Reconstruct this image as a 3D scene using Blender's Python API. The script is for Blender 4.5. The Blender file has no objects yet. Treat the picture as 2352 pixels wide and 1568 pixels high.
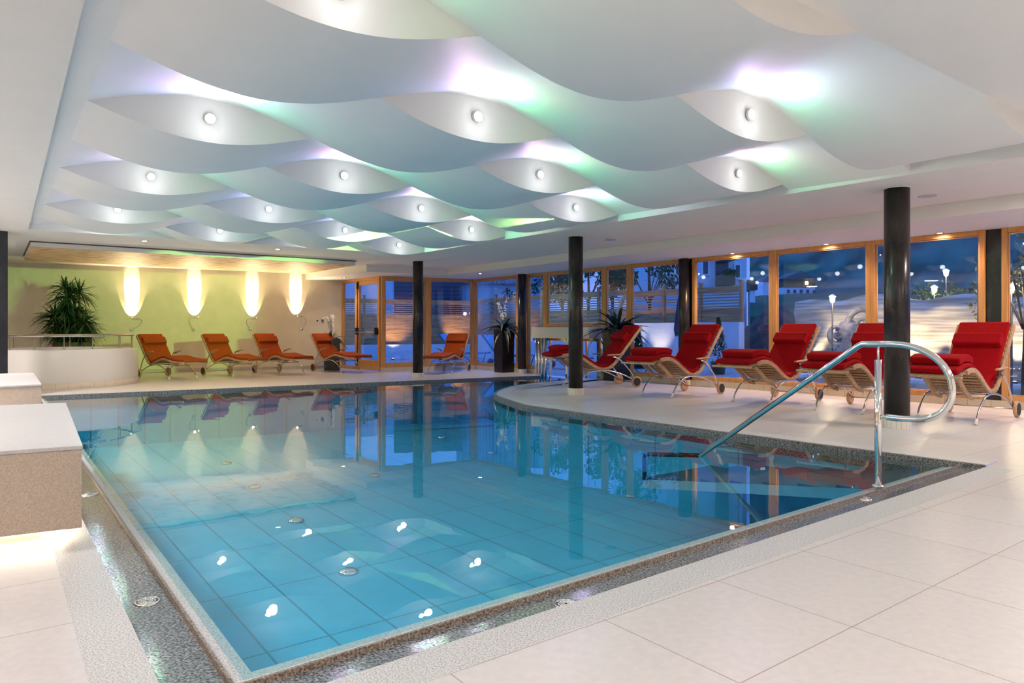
import bpy, math, random
from mathutils import Vector, Matrix
random.seed(7)
S = bpy.context.scene
COL = S.collection
PI = math.pi
# ------------------------------------------------------------------ camera model / measured plan
F, CX, HY, H = 1600.0, 1176.0, 758.0, 1.15
def U(px, py, z=0.0):
    Y = F*(H-z)/(py-HY); return ((px-CX)*Y/F, Y)
def xy(a, b): return (-.6*a+.8*b, .8*a+.6*b)
def ab(p): return (-.6*p[0]+.8*p[1], .8*p[0]+.6*p[1])
def hit(p, q, px):
    k = (px-CX)/F; dx, dy = q[0]-p[0], q[1]-p[1]
    t = (k*p[1]-p[0])/(dx-k*dy); return (p[0]+dx*t, p[1]+dy*t)
def zat(Y, py): return H+(HY-py)*Y/F
def lerp(p, q, t): return tuple(p[i]+(q[i]-p[i])*t for i in range(len(p)))
def nrm(v):
    l = math.hypot(*v); return tuple(c/l for c in v)
F1, F2 = (7.0, 10.45), (-1.13, 20.6)
def fac(px): return hit(F1, F2, px)
C1 = F2; C2 = (-3.6, 19.25); C3 = (-5.17, 21.1)
BWD = nrm((.885, .465))
def bw_b(b):
    b0 = ab(C3)[1]; db = .8*BWD[0]+.6*BWD[1]; t = (b-b0)/db
    return (C3[0]+BWD[0]*t, C3[1]+BWD[1]*t)
WL = bw_b(-4.0)
def fac_a(a):
    a1, a2 = ab(F1)[0], ab(F2)[0]; return lerp(F1, F2, (a-a1)/(a2-a1))
FN = fac_a(-3.0)
NL = xy(-3.0, -4.0)

# ------------------------------------------------------------------ materials
M = {}
def mat(name, col=(.8,.8,.8), rough=.6, metal=0, spec=.5, **kw):
    m = bpy.data.materials.new(name); m.use_nodes = True
    b = m.node_tree.nodes['Principled BSDF']
    b.inputs['Base Color'].default_value = (*col, 1)
    b.inputs['Roughness'].default_value = rough
    b.inputs['Metallic'].default_value = metal
    b.inputs['Specular IOR Level'].default_value = spec
    for k, v in kw.items():
        b.inputs[k.replace('_', ' ')].default_value = v
    M[name] = m
    return m
def nodes(m): return m.node_tree.nodes, m.node_tree.links, m.node_tree.nodes['Principled BSDF']
def noise_col(m, c1, c2, scale=5, detail=4, stretch=(1,1,1), p=(.35,.65), bump=0, rot=0, bscale=None):
    N, L, b = nodes(m)
    tc = N.new('ShaderNodeTexCoord'); mp = N.new('ShaderNodeMapping')
    mp.inputs['Scale'].default_value = stretch; mp.inputs['Rotation'].default_value = (0,0,rot)
    L.new(tc.outputs['Object'], mp.inputs['Vector'])
    n = N.new('ShaderNodeTexNoise'); n.inputs['Scale'].default_value = scale; n.inputs['Detail'].default_value = detail
    L.new(mp.outputs[0], n.inputs['Vector'])
    r = N.new('ShaderNodeValToRGB'); r.color_ramp.elements[0].position = p[0]; r.color_ramp.elements[1].position = p[1]
    r.color_ramp.elements[0].color = (*c1,1); r.color_ramp.elements[1].color = (*c2,1)
    L.new(n.outputs[0], r.inputs[0]); L.new(r.outputs[0], b.inputs['Base Color'])
    if bump:
        bp = N.new('ShaderNodeBump'); bp.inputs['Strength'].default_value = bump; bp.inputs['Distance'].default_value = .01
        if bscale:
            n2 = N.new('ShaderNodeTexNoise'); n2.inputs['Scale'].default_value = bscale
            L.new(mp.outputs[0], n2.inputs['Vector']); L.new(n2.outputs[0], bp.inputs['Height'])
        else: L.new(n.outputs[0], bp.inputs['Height'])
        L.new(bp.outputs[0], b.inputs['Normal'])
    return r
def tile_mat(m, c1, c2, grout, w, h, loc=(0,0), rot=-.6435, mortar=.003, noise=40, bump=.0, off=0.0):
    """grouted tiles in the pool's own plan directions"""
    N, L, b = nodes(m)
    tc = N.new('ShaderNodeTexCoord'); mp = N.new('ShaderNodeMapping')
    mp.inputs['Rotation'].default_value = (0,0,rot)
    L.new(tc.outputs['Object'], mp.inputs['Vector'])
    mp2 = N.new('ShaderNodeMapping'); mp2.inputs['Location'].default_value = (loc[0], loc[1], 0)
    L.new(mp.outputs[0], mp2.inputs['Vector'])
    br = N.new('ShaderNodeTexBrick'); br.offset = off; br.squash = 1
    br.inputs['Scale'].default_value = 1; br.inputs['Brick Width'].default_value = w; br.inputs['Row Height'].default_value = h
    br.inputs['Mortar Size'].default_value = mortar; br.inputs['Mortar Smooth'].default_value = .2; br.inputs['Bias'].default_value = 0
    br.inputs['Color1'].default_value = (*c1,1); br.inputs['Color2'].default_value = (*c2,1); br.inputs['Mortar'].default_value = (*grout,1)
    L.new(mp2.outputs[0], br.inputs['Vector'])
    n = N.new('ShaderNodeTexNoise'); n.inputs['Scale'].default_value = noise; n.inputs['Detail'].default_value = 5
    L.new(tc.outputs['Object'], n.inputs['Vector'])
    mx = N.new('ShaderNodeMix'); mx.data_type = 'RGBA'; mx.blend_type = 'MULTIPLY'; mx.inputs[0].default_value = .22
    L.new(br.outputs['Color'], mx.inputs[6]); L.new(n.outputs[0], mx.inputs[7]); L.new(mx.outputs[2], b.inputs['Base Color'])
    return br

mat('plaster', (.80,.785,.765), .75)
mat('plaster_wave', (.82,.82,.82), .6)
noise_col(M['plaster'], (.85,.83,.80), (.87,.85,.82), 3)
noise_col(M['plaster_wave'], (.88,.875,.865), (.90,.895,.885), 2)
mat('roof_slab', (.3,.3,.3), .9)
tile_mat(mat('floor_tile', rough=.32, spec=.45), (.69,.65,.635), (.73,.69,.67), (.42,.34,.30), .72, .62, (.205,.49), noise=25)
mat('granite_light', rough=.45); noise_col(M['granite_light'], (.30,.30,.30), (.68,.67,.66), 150, 4, p=(.34,.58), bump=.06)
mat('granite_wet', rough=.08, spec=.7); noise_col(M['granite_wet'], (.04,.045,.05), (.34,.36,.38), 95, 4, p=(.36,.66), bump=.06)
mat('granite_rim', rough=.4); noise_col(M['granite_rim'], (.10,.07,.05), (.40,.33,.27), 110, 3, p=(.38,.66), bump=.5)
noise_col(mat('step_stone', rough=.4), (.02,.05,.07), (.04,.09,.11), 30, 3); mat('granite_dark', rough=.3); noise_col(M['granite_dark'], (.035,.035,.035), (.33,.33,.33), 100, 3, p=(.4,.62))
tile_mat(mat('pool_tile', rough=.4), (.045,.50,.78), (.05,.53,.81), (.02,.24,.42), .43, 1.17, (.13,.2), mortar=.009, noise=6)
tile_mat(mat('bench_tile', rough=.45), (.58,.49,.40), (.60,.51,.42), (.4,.33,.26), 5, 5, noise=60)
noise_col(mat('bench_side', rough=.6), (.46,.37,.29), (.60,.50,.41), 110, 4, bump=.25)
noise_col(mat('bench_top', rough=.4), (.54,.53,.53), (.61,.60,.59), 60, 4)
def skirting(name, ang, col=(.70,.62,.52)):
    tile_mat(mat(name, rough=.4), col, col, (.42,.35,.28), .31, 9.0, (.1,4.4), rot=-ang, mortar=.005)
skirting('skirting_facade', math.atan2(F2[1]-F1[1], F2[0]-F1[0]))
skirting('skirting_back', math.atan2(BWD[1], BWD[0]), (.55,.53,.47))
skirting('skirting_far', math.atan2(C1[1]-C2[1], C1[0]-C2[0]))
noise_col(mat('wall_ochre', rough=.85), (.70,.63,.48), (.74,.67,.52), 4, 5, bump=.1, bscale=60)
noise_col(mat('gold_stone', rough=.55), (.48,.22,.05), (.82,.60,.34), 3.4, 12, stretch=(1,2.6,1), p=(.34,.50), rot=-.65)
noise_col(mat('pine', rough=.42), (.54,.25,.075), (.66,.34,.12), 4, 4, stretch=(6,6,.7), p=(.3,.7))
noise_col(mat('teak', rough=.5), (.40,.23,.12), (.56,.36,.20), 6, 4, stretch=(2,9,9))
noise_col(mat('fence_wood', rough=.7), (.28,.12,.045), (.46,.24,.10), 3, 5, stretch=(.6,.6,7))
noise_col(mat('dark_steel', rough=.26, metal=.3), (.018,.015,.015), (.065,.05,.045), 5, 6, p=(.45,.75), stretch=(1,1,.4))
mat('steel', (.62,.60,.57), .22, 1)
mat('chrome', (.78,.78,.79), .07, 1)
mat('dark_plastic', (.015,.013,.02), .4)
mat('rubber', (.02,.02,.02), .7)
noise_col(mat('red_fabric', rough=.95, spec=.15), (.27,.001,.004), (.36,.002,.006), 60, 3, bump=.2)
noise_col(mat('orange_fabric', rough=.95, spec=.15), (.30,.050,.008), (.36,.065,.011), 60, 3, bump=.2)
noise_col(mat('planter', rough=.28), (.008,.008,.010), (.02,.02,.022), 4, 3)
noise_col(mat('leaf', rough=.4), (.008,.035,.010), (.03,.10,.025), 8, 2)
noise_col(mat('leaf_purple', rough=.4), (.02,.025,.02), (.05,.07,.04), 8, 2)
mat('petal', (.85,.84,.78), .6); mat('stem', (.10,.16,.05), .6); mat('soil', (.03,.02,.012), .95)
mat('white_gloss', (.82,.80,.78), .3)
mat('ivory', (.72,.68,.58), .5)
mat('blue_fabric', (.22,.34,.55), .7); mat('blue_frame', (.05,.07,.12), .4); mat('parasol_blue', (.02,.045,.12), .8)
noise_col(mat('render_white', rough=.9), (.60,.63,.68), (.66,.69,.74), 2)
mat('window_dark', (.02,.04,.09), .12); mat('trim_white', (.8,.8,.82), .6)
noise_col(mat('cladding', rough=.8), (.25,.30,.36), (.42,.47,.55), 9, 1, stretch=(1,.05,.02), p=(.48,.52))
mat('brown_board', (.13,.085,.055), .7); mat('roof_tile', (.10,.09,.10), .8)
noise_col(mat('terrace', rough=.5), (.24,.26,.30), (.32,.34,.38), 5)
noise_col(mat('stone_wall', rough=.9), (.20,.18,.15), (.50,.46,.39), 1.5, 8, stretch=(.5,.5,9), bump=1.0)
noise_col(mat('sculpt_stone', rough=.5), (.16,.14,.12), (.40,.36,.31), 5, 6, bump=.4)
noise_col(mat('grass', rough=.95), (.015,.05,.02), (.04,.11,.045), 1.2, 8)
noise_col(mat('forest', rough=.95), (.006,.035,.03), (.04,.17,.13), .22, 12, p=(.38,.66), bump=.3)
noise_col(mat('earth', rough=.95), (.05,.025,.02), (.12,.06,.045), 2, 8, bump=.4)
noise_col(mat('foliage', rough=.7), (.010,.04,.012), (.04,.10,.03), 3, 3)
noise_col(mat('foliage_lantern_lit', rough=.7), (.10,.09,.02), (.30,.24,.06), 3, 3)  # yellow lantern light is put into this leaf colour
mat('bark', (.07,.05,.035), .9)
def emis(name, col, st):
    m = bpy.data.materials.new(name); m.use_nodes = True; N = m.node_tree.nodes; N.clear()
    e = N.new('ShaderNodeEmission'); o = N.new('ShaderNodeOutputMaterial')
    e.inputs[0].default_value = (*col,1); e.inputs[1].default_value = st
    m.node_tree.links.new(e.outputs[0], o.inputs[0]); M[name] = m; return m
emis('lamp_cool', (.92,.95,1), 28); emis('lamp_warm', (1,.80,.55), 30); emis('led_strip', (1,.88,.70), 7)
emis('lantern_glow', (1,.78,.45), 70); emis('lamp_tiny', (1,.75,.4), 12)
def clear_mat(name, ior, tint, rough=0.0, bump=0, gcol=(1,1,1)):
    """clear sheet: mirror reflection by Fresnel, the rest passes straight through"""
    m = bpy.data.materials.new(name); m.use_nodes = True; N = m.node_tree.nodes; L = m.node_tree.links; N.clear()
    o = N.new('ShaderNodeOutputMaterial'); mx = N.new('ShaderNodeMixShader')
    t = N.new('ShaderNodeBsdfTransparent'); t.inputs[0].default_value = (*tint,1)
    g = N.new('ShaderNodeBsdfGlossy'); g.inputs['Roughness'].default_value = rough; g.inputs[0].default_value = (*gcol,1)
    f = N.new('ShaderNodeFresnel'); ge = N.new('ShaderNodeNewGeometry')
    ml = N.new('ShaderNodeMapRange'); ml.inputs[3].default_value = ior; ml.inputs[4].default_value = 1/ior
    L.new(ge.outputs['Backfacing'], ml.inputs[0]); L.new(ml.outputs[0], f.inputs[0])
    L.new(f.outputs[0], mx.inputs[0]); L.new(t.outputs[0], mx.inputs[1]); L.new(g.outputs[0], mx.inputs[2]); L.new(mx.outputs[0], o.inputs[0])
    if bump:
        tc = N.new('ShaderNodeTexCoord'); n = N.new('ShaderNodeTexNoise'); n.inputs['Scale'].default_value = 2.2; n.inputs['Detail'].default_value = 2
        L.new(tc.outputs['Object'], n.inputs['Vector'])
        bp = N.new('ShaderNodeBump'); bp.inputs['Strength'].default_value = bump; bp.inputs['Distance'].default_value = .01
        L.new(n.outputs[0], bp.inputs['Height']); L.new(bp.outputs[0], g.inputs['Normal'])
    M[name] = m
clear_mat('glass', 1.5, (.97,.985,.98)); clear_mat('water', 1.36, (.80,.96,.98), .0, .10)
clear_mat('water_out', 1.33, (.5,.8,.85), .05, .5)

# ------------------------------------------------------------------ mesh builder
class MB:
    def __init__(s): s.v = []; s.f = []; s.mi = []; s.sm = []; s.cm = 0; s.cs = False
    def add(s, vs, fs, smooth=None):
        o = len(s.v); s.v += [tuple(v) for v in vs]
        for f in fs: s.f.append(tuple(i+o for i in f)); s.mi.append(s.cm); s.sm.append(s.cs if smooth is None else smooth)
        return s
    def box(s, c, d, rz=0, ry=0, rx=0):
        m = Matrix.Rotation(rz,3,'Z') @ Matrix.Rotation(ry,3,'Y') @ Matrix.Rotation(rx,3,'X')
        vs = [m @ Vector((x*d[0]/2, y*d[1]/2, z*d[2]/2)) + Vector(c) for z in (-1,1) for y in (-1,1) for x in (-1,1)]
        return s.add(vs, [(0,2,3,1),(4,5,7,6),(0,1,5,4),(2,6,7,3),(0,4,6,2),(1,3,7,5)], False)
    def seg(s, p, q, w, z0, z1, off=0):
        """upright slab from plan point p to q, w thick, centred + off along its left normal"""
        dx, dy = q[0]-p[0], q[1]-p[1]; l = math.hypot(dx, dy); n = (-dy/l, dx/l)
        a = [(p[0]+n[0]*(off+k*w/2), p[1]+n[1]*(off+k*w/2)) for k in (-1,1)]
        b = [(q[0]+n[0]*(off+k*w/2), q[1]+n[1]*(off+k*w/2)) for k in (-1,1)]
        return s.prism([a[0], b[0], b[1], a[1]], z0, z1)
    def prism(s, pts, z0, z1):
        n = len(pts)
        ar = sum(pts[i][0]*pts[(i+1)%n][1]-pts[(i+1)%n][0]*pts[i][1] for i in range(n))
        if ar < 0: pts = pts[::-1]
        vs = [(p[0],p[1],z0) for p in pts]+[(p[0],p[1],z1) for p in pts]
        fs = [tuple(range(n))[::-1], tuple(range(n,2*n))]+[(i,(i+1)%n,n+(i+1)%n,n+i) for i in range(n)]
        return s.add(vs, fs, False)
    def poly(s, pts3, flip=False):
        i = tuple(range(len(pts3))); return s.add(pts3, [i[::-1] if flip else i], False)
    def lathe(s, prof, c=(0,0,0), n=24, axis='Z', smooth=True, cap=True):
        vs = []; fs = []
        for r, z in prof:
            for k in range(n):
                t = 2*PI*k/n
                p = (r*math.cos(t), r*math.sin(t), z)
                if axis == 'Y': p = (p[0], z, p[1])
                if axis == 'X': p = (z, p[0], p[1])
                vs.append((p[0]+c[0], p[1]+c[1], p[2]+c[2]))
        for j in range(len(prof)-1):
            for k in range(n):
                fs.append((j*n+k, j*n+(k+1)%n, (j+1)*n+(k+1)%n, (j+1)*n+k))
        if axis == 'Y': fs = [f[::-1] for f in fs]
        s.add(vs, fs, smooth)
        if cap:
            o = len(s.v)-len(vs); 
            a = tuple(range(o, o+n)); b = tuple(range(o+(len(prof)-1)*n, o+len(prof)*n))
            for f in ((a[::-1], b) if axis != 'Y' else (a, b[::-1])):
                s.f.append(f); s.mi.append(s.cm); s.sm.append(False)
        return s
    def tube(s, pts, r, n=8, closed=False):
        P = [Vector(p) for p in pts]; m = len(P); vs = []; up = None
        rs = r if isinstance(r, (list,tuple)) else [r]*m
        for i in range(m):
            if closed: t = (P[(i+1)%m]-P[i-1]).normalized()
            else: t = (P[min(i+1,m-1)]-P[max(i-1,0)]).normalized()
            if up is None:
                up = Vector((0,0,1)) if abs(t.z) < .9 else Vector((1,0,0))
            up = (up-t*up.dot(t)).normalized(); sd = t.cross(up)
            for k in range(n):
                a = 2*PI*k/n; vs.append(P[i]+(up*math.cos(a)+sd*math.sin(a))*rs[i])
        fs = []
        for i in range(m if closed else m-1):
            j = (i+1)%m
            for k in range(n): fs.append((i*n+k, i*n+(k+1)%n, j*n+(k+1)%n, j*n+k))
        s.add(vs, [f[::-1] for f in fs], True)
        if not closed:
            o = len(s.v)-len(vs); s.f.append(tuple(range(o,o+n))); s.mi.append(s.cm); s.sm.append(False)
            s.f.append(tuple(range(o+(m-1)*n,o+m*n))[::-1]); s.mi.append(s.cm); s.sm.append(False)
        return s
    def sweep(s, prof, y0, y1, smooth=False):
        """closed outline in (x,z) extruded across y"""
        n = len(prof)
        vs = [(p[0],y0,p[1]) for p in prof]+[(p[0],y1,p[1]) for p in prof]
        ar = sum(prof[i][0]*prof[(i+1)%n][1]-prof[(i+1)%n][0]*prof[i][1] for i in range(n))
        fs = [(i,n+i,n+(i+1)%n,(i+1)%n) for i in range(n)]; c = [tuple(range(n)), tuple(range(n,2*n))[::-1]]
        if ar > 0: pass
        if ar < 0: fs = [f[::-1] for f in fs]; c = [x[::-1] for x in c]
        # outward orientation fixed later by recalculation
        s.add(vs, fs, smooth); s.add([], [tuple(i+len(s.v)-0 for i in ()) for _ in ()])
        o = len(s.v)-2*n
        for f in c: s.f.append(tuple(i+o for i in f)); s.mi.append(s.cm); s.sm.append(False)
        return s
    def build(s, name, mats, parent=None, loc=(0,0,0), bevel=0, fix=True, seg=2, sub=0):
        me = bpy.data.meshes.new(name)
        L = Vector(loc)
        me.from_pydata([tuple(Vector(v)-L) for v in s.v], [], s.f)
        if isinstance(mats, str): mats = [mats]
        for m in mats: me.materials.append(M[m])
        for i, p in enumerate(me.polygons): p.material_index = s.mi[i]; p.use_smooth = s.sm[i]
        if fix:
            import bmesh
            bm = bmesh.new(); bm.from_mesh(me); bmesh.ops.recalc_face_normals(bm, faces=bm.faces); bm.to_mesh(me); bm.free()
        me.update()
        o = bpy.data.objects.new(name, me); COL.objects.link(o)
        o.location = loc if parent is None else (0,0,0)
        if parent is not None: o.parent = parent
        if bevel:
            b = o.modifiers.new('b', 'BEVEL'); b.width = bevel; b.segments = seg; b.limit_method = 'ANGLE'; b.angle_limit = .7
        return o
def tag(o, label=None, cat=None, group=None, kind=None):
    if label: o['label'] = label
    if cat: o['category'] = cat
    if group: o['group'] = group
    if kind: o['kind'] = kind
    return o
def empty(name, loc, rz=0):
    o = bpy.data.objects.new(name, None); COL.objects.link(o); o.location = loc; o.rotation_euler = (0,0,rz); o.empty_display_size = .2
    return o
def kids(o): return [c for c in bpy.data.objects if c.parent == o]
def copy_tree(o, parent=None):
    c = o.copy(); COL.objects.link(c); c.parent = parent
    for ch in kids(o): copy_tree(ch, c)
    return c
def struct(name, mb, mats, loc=(0,0,0), **kw):
    return tag(mb.build(name, mats, loc=loc, **kw), kind='structure')
def lamp(kind, loc, power, col=(1,1,1), size=.05, aim=None, angle=None, blend=.3, name='lamp_light'):
    l = bpy.data.lights.new(name, kind); l.energy = power; l.color = col
    if kind == 'AREA': l.shape = 'DISK'; l.size = size
    else: l.shadow_soft_size = size
    if kind == 'SPOT': l.spot_size = angle; l.spot_blend = blend
    o = bpy.data.objects.new(name, l); COL.objects.link(o); o.location = loc
    if aim is not None:
        o.rotation_euler = (Vector(aim)-Vector(loc)).to_track_quat('-Z', 'Y').to_euler()
    return o
def spline(P, n=8):
    out = []
    for i in range(len(P)-1):
        p0 = P[max(i-1,0)]; p1 = P[i]; p2 = P[i+1]; p3 = P[min(i+2,len(P)-1)]
        for k in range(n):
            t = k/n; out.append(tuple(.5*((2*p1[d])+(-p0[d]+p2[d])*t+(2*p0[d]-5*p1[d]+4*p2[d]-p3[d])*t*t+(-p0[d]+3*p1[d]-3*p2[d]+p3[d])*t**3) for d in range(len(p1))))
    out.append(tuple(P[-1])); return out

# ------------------------------------------------------------------ pool plan
ZW = -.045
c_nl = U(577,1537,ZW); c_fl = U(104,914,ZW); c_nr = U(2147,1075,ZW)
Ldir = nrm((c_fl[0]-c_nl[0], c_fl[1]-c_nl[1]))        # along the pool's long side
Ndir = nrm((c_nr[0]-c_nl[0], c_nr[1]-c_nl[1]))        # along the near side
far_r = U(1240,862.5,0)
pen = [U(2264,1070), U(1640,990), U(1380,955), U(1200,930)]
tip = spline([U(1200,930), U(1152,914), (-.33,12.55), (-.22,13.6), (.1,14.6), (.75,15.5), (1.55,16.25), (2.2,16.7)], 6)
pen_edge = [pen[0], pen[1], pen[2]]+tip
gate_in_r = tip[-1]; 
far_edge = [c_fl, far_r]
cor_l = hit(F1, F2, 1244)
def offL(p, dl, dn): return (p[0]-Ldir[0]*dl-Ndir[0]*dn, p[1]-Ldir[1]*dl-Ndir[1]*dn)
W_RIM, W_GUT, W_COP = .115, .165, .19
def ring(off, on):
    """near-left corner pushed out by off (left) and on (near), plus ends of the left and the near side"""
    k = offL(c_nl, on, off)
    fl = (c_fl[0]-Ndir[0]*off, c_fl[1]-Ndir[1]*off)
    nr = (c_nr[0]-Ldir[0]*on, c_nr[1]-Ldir[1]*on)
    return fl, k, nr
R0, R1, R2, R3 = ring(0, 0), ring(.105,.155), ring(.295,.335), ring(.48,.535)
def to_line(p, d, q, e):
    den = d[0]*e[1]-d[1]*e[0]; t = ((q[0]-p[0])*e[1]-(q[1]-p[1])*e[0])/den; return (p[0]+d[0]*t, p[1]+d[1]*t)
pd = nrm((pen[2][0]-pen[0][0], pen[2][1]-pen[0][1]))
def nr_on_deck(i):
    q = (R0,R1,R2,R3)[i][1]; return to_line(q, Ndir, pen[0], pd)
# ---- pool thing
pool = tag(empty('swimming_pool', (c_nl[0], c_nl[1], 0)), 'large turquoise tiled indoor swimming pool with grey granite rim and overflow gutter', 'swimming pool')
PL = (c_nl[0], c_nl[1], 0)
in_nr = to_line(c_nl, Ndir, pen[0], pd)
inner = [c_nl, in_nr]+[(p[0],p[1]) for p in pen_edge[1:]]+[lerp(gate_in_r, fac(1400), .9), cor_l, far_r, c_fl]
g_r = hit(F1, F2, 1382)
inner = [c_nl, in_nr]+list(pen_edge[1:])+[g_r, cor_l, far_r, c_fl]
b = MB(); n = len(inner); DEEP = -.98
b.add([(p[0],p[1],DEEP) for p in inner], [tuple(range(n))])
b.add([(p[0],p[1],DEEP) for p in inner]+[(p[0],p[1],-.054) for p in inner], [(i,(i+1)%n,n+(i+1)%n,n+i) for i in range(n)])
b.build('basin', 'pool_tile', pool, PL, fix=False)
# rim, gutter, coping along the left and near sides
def band(b, A3, B3, za, zb):
    for i in range(2):
        b.add([(*A3[i],za),(*A3[i+1],za),(*B3[i+1],zb),(*B3[i],zb)], [(0,1,2,3)])
def chain(i): 
    r = (R0,R1,R2,R3)[i]; return [(r[0][0]+Ldir[0]*.15, r[0][1]+Ldir[1]*.15), r[1], nr_on_deck(i)]
def mid(A3, B3, t): return [lerp(A3[i], B3[i], t) for i in range(3)]
mw = mid(chain(0), chain(1), .60); wpoly = [mw[1], mw[2]]+inner[2:-1]+[c_fl, mw[0]]
b = MB(); b.add([(p[0],p[1],ZW) for p in wpoly], [tuple(range(len(wpoly)))])
tag(b.build('pool_water', 'water', None, PL, fix=False), 'still clear turquoise water filling the indoor pool', 'water', kind='stuff')
c0, c1_, c2_, c3_ = chain(0), chain(1), chain(2), chain(3)
b = MB(); m1 = mid(c0, c1_, .82); m2 = mid(c0, c1_, .87); m3 = mid(c0,c1_,.98)
band(b, c0, m1, -.054, -.036)
b.build('submerged_ledge', 'granite_light', pool, PL)
b = MB(); band(b, m1, m2, -.034, -.014); band(b, m2, m3, -.014, -.012); band(b, m3, c1_, -.012, -.034)
b.build('rim', 'granite_rim', pool, PL)
b = MB(); band(b, c1_, c2_, -.034, -.030); band(b, c2_, c2_, -.030, 0)
b.build('overflow_gutter', 'granite_wet', pool, PL)
b = MB(); band(b, c2_, c3_, 0, 0); band(b, c2_, c2_, 0, -.03); b.build('coping', 'granite_light', pool, PL)
# dark granite edge on far side and round the peninsula
ce_ = (c_fl[0]-Ndir[0]*.48, c_fl[1]-Ndir[1]*.48)
b = MB(); e = [ce_, far_r]
fo = [(ce_[0]-.0, ce_[1]+.05), (far_r[0]+.0, far_r[1]+.05)]
b.add([(*e[0],-.2),(*e[1],-.2),(*e[1],0.002),(*e[0],0.002),(*fo[1],.002),(*fo[0],.002)], [(0,1,2,3),(3,2,4,5)])
b.build('far_edging', 'granite_dark', pool, PL)
def inset(P, d):
    out = []
    for i in range(len(P)):
        a, c = P[max(i-1,0)], P[min(i+1,len(P)-1)]; t = nrm((c[0]-a[0], c[1]-a[1]))
        out.append((P[i][0]+t[1]*d, P[i][1]-t[0]*d))
    return out
pe = list(pen_edge)
b = MB()
for i in range(len(pe)-1):
    b.add([(*pe[i],-.16),(*pe[i+1],-.16),(*pe[i+1],.002),(*pe[i],.002)], [(0,1,2,3)])
i1 = inset(pe, .05)
for i in range(len(pe)-1):
    b.add([(*pe[i],.002),(*pe[i+1],.002),(*i1[i+1],.003),(*i1[i],.003)], [(0,1,2,3)])
b.build('peninsula_edging', 'granite_dark', pool, PL)
i2 = inset(pe, .30); b = MB()
for i in range(len(pe)-1):
    b.add([(*i1[i],.003),(*i1[i+1],.003),(*i2[i+1],.003),(*i2[i],.003)], [(0,1,2,3)])
noise_col(mat('granite_pale', rough=.4), (.52,.52,.51), (.72,.71,.69), 80, 3)
b.build('peninsula_coping', 'granite_pale', pool, PL)
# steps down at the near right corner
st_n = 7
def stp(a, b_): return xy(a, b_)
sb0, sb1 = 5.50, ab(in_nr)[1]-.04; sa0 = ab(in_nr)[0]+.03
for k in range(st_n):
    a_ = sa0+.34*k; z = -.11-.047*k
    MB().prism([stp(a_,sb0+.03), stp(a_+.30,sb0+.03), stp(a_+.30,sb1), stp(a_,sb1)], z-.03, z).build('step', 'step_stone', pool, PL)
for q_ in (sb0, sb1):
    b = MB(); al = [(sa0, -.16), (sa0+.34*st_n, -.16-.047*st_n)]
    vs = [(*stp(al[0][0],q_),al[0][1]+.07),(*stp(al[1][0],q_),al[1][1]+.07),(*stp(al[1][0],q_),al[1][1]-.02),(*stp(al[0][0],q_),al[0][1]-.02)]
    vs += [(v[0]+.8*.03, v[1]+.6*.03, v[2]) for v in vs]
    b.add(vs, [(0,1,2,3),(7,6,5,4),(0,4,5,1),(1,5,6,2),(2,6,7,3),(3,7,4,0)]); b.build('stair_stringer', 'steel', pool, PL)
def disc_grate(b, c, r, z):
    b.lathe([(r,z),(r,z+.008),(r*.86,z+.010),(r*.86,z+.002)], (c[0],c[1],0), 24, cap=False)
    for q in (.66,.44,.22):
        b.lathe([(r*q,z+.002),(r*q,z+.009),(r*(q-.09),z+.009),(r*(q-.09),z+.002)], (c[0],c[1],0), 20, cap=False)
    for k in range(6):
        a = k*PI/6; b.box((c[0],c[1],z+.005), (r*1.8,.006,.006), a)
for k, (px, py) in enumerate([(338,1387),(1300,1393),(207,1138),(1985,1148)]):
    b = MB(); c = U(px,py,-.04); disc_grate(b, c, .052, -.034)
    b.build('gutter_drain', 'chrome', pool, PL)
for k, (px, py) in enumerate([(680,1193),(585,1116),(520,1062),(1272,1080),(1450,1136),(800,1310),(430,990),(355,944),(1015,1003),(1130,1038),(860,1090)]):
    c = U(px,py,DEEP+.02); b = MB(); b.lathe([(.085,DEEP),(.085,DEEP+.02),(.05,DEEP+.035),(.02,DEEP+.035)], (c[0],c[1],0), 20)
    b.build('floor_inlet', 'chrome', pool, PL)

# ------------------------------------------------------------------ floor
b = MB()
def fl(pts): b.add([(p[0],p[1],0) for p in pts], [tuple(range(len(pts)))])
o3 = c3_; kfl, knl, knr = o3
room_fr = bw_b(ab(c_fl)[1])
fl([NL, xy(-3, ab(knl)[1]), knl, kfl, (c_fl[0],c_fl[1]+.05), bw_b(ab(kfl)[1]-.2), WL])         # left strip
fo2 = [(c_fl[0], c_fl[1]+.05), (far_r[0], far_r[1]+.05)]
fl([fo2[0], fo2[1], cor_l, C1, C2, C3, bw_b(ab(kfl)[1]-.2)])                                     # far deck
fl([far_r, cor_l, fo2[1]])
# near strip, in front of the pool, up to the facade
fl([xy(-3, ab(knl)[1]), FN, fac(2600), knr, knl])
pk = i2
fl([knr, fac(2600), fac(1382)]+[tuple(p) for p in reversed(i2)])
fl([knr, nr_on_deck(2), pen[0], i2[0]]) 
fl([kfl, c_fl, fo2[0]])
fo_ = struct('floor', b, 'floor_tile', fix=False)
struct('floor_slab', MB().prism([WL, C3, C2, C1, FN, NL], -1.3, -1.15), 'roof_slab')
import bmesh
bm = bmesh.new(); bm.from_mesh(fo_.data)
for f_ in bm.faces:
    if f_.normal.z < 0: f_.normal_flip()
bm.to_mesh(fo_.data); bm.free()

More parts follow.
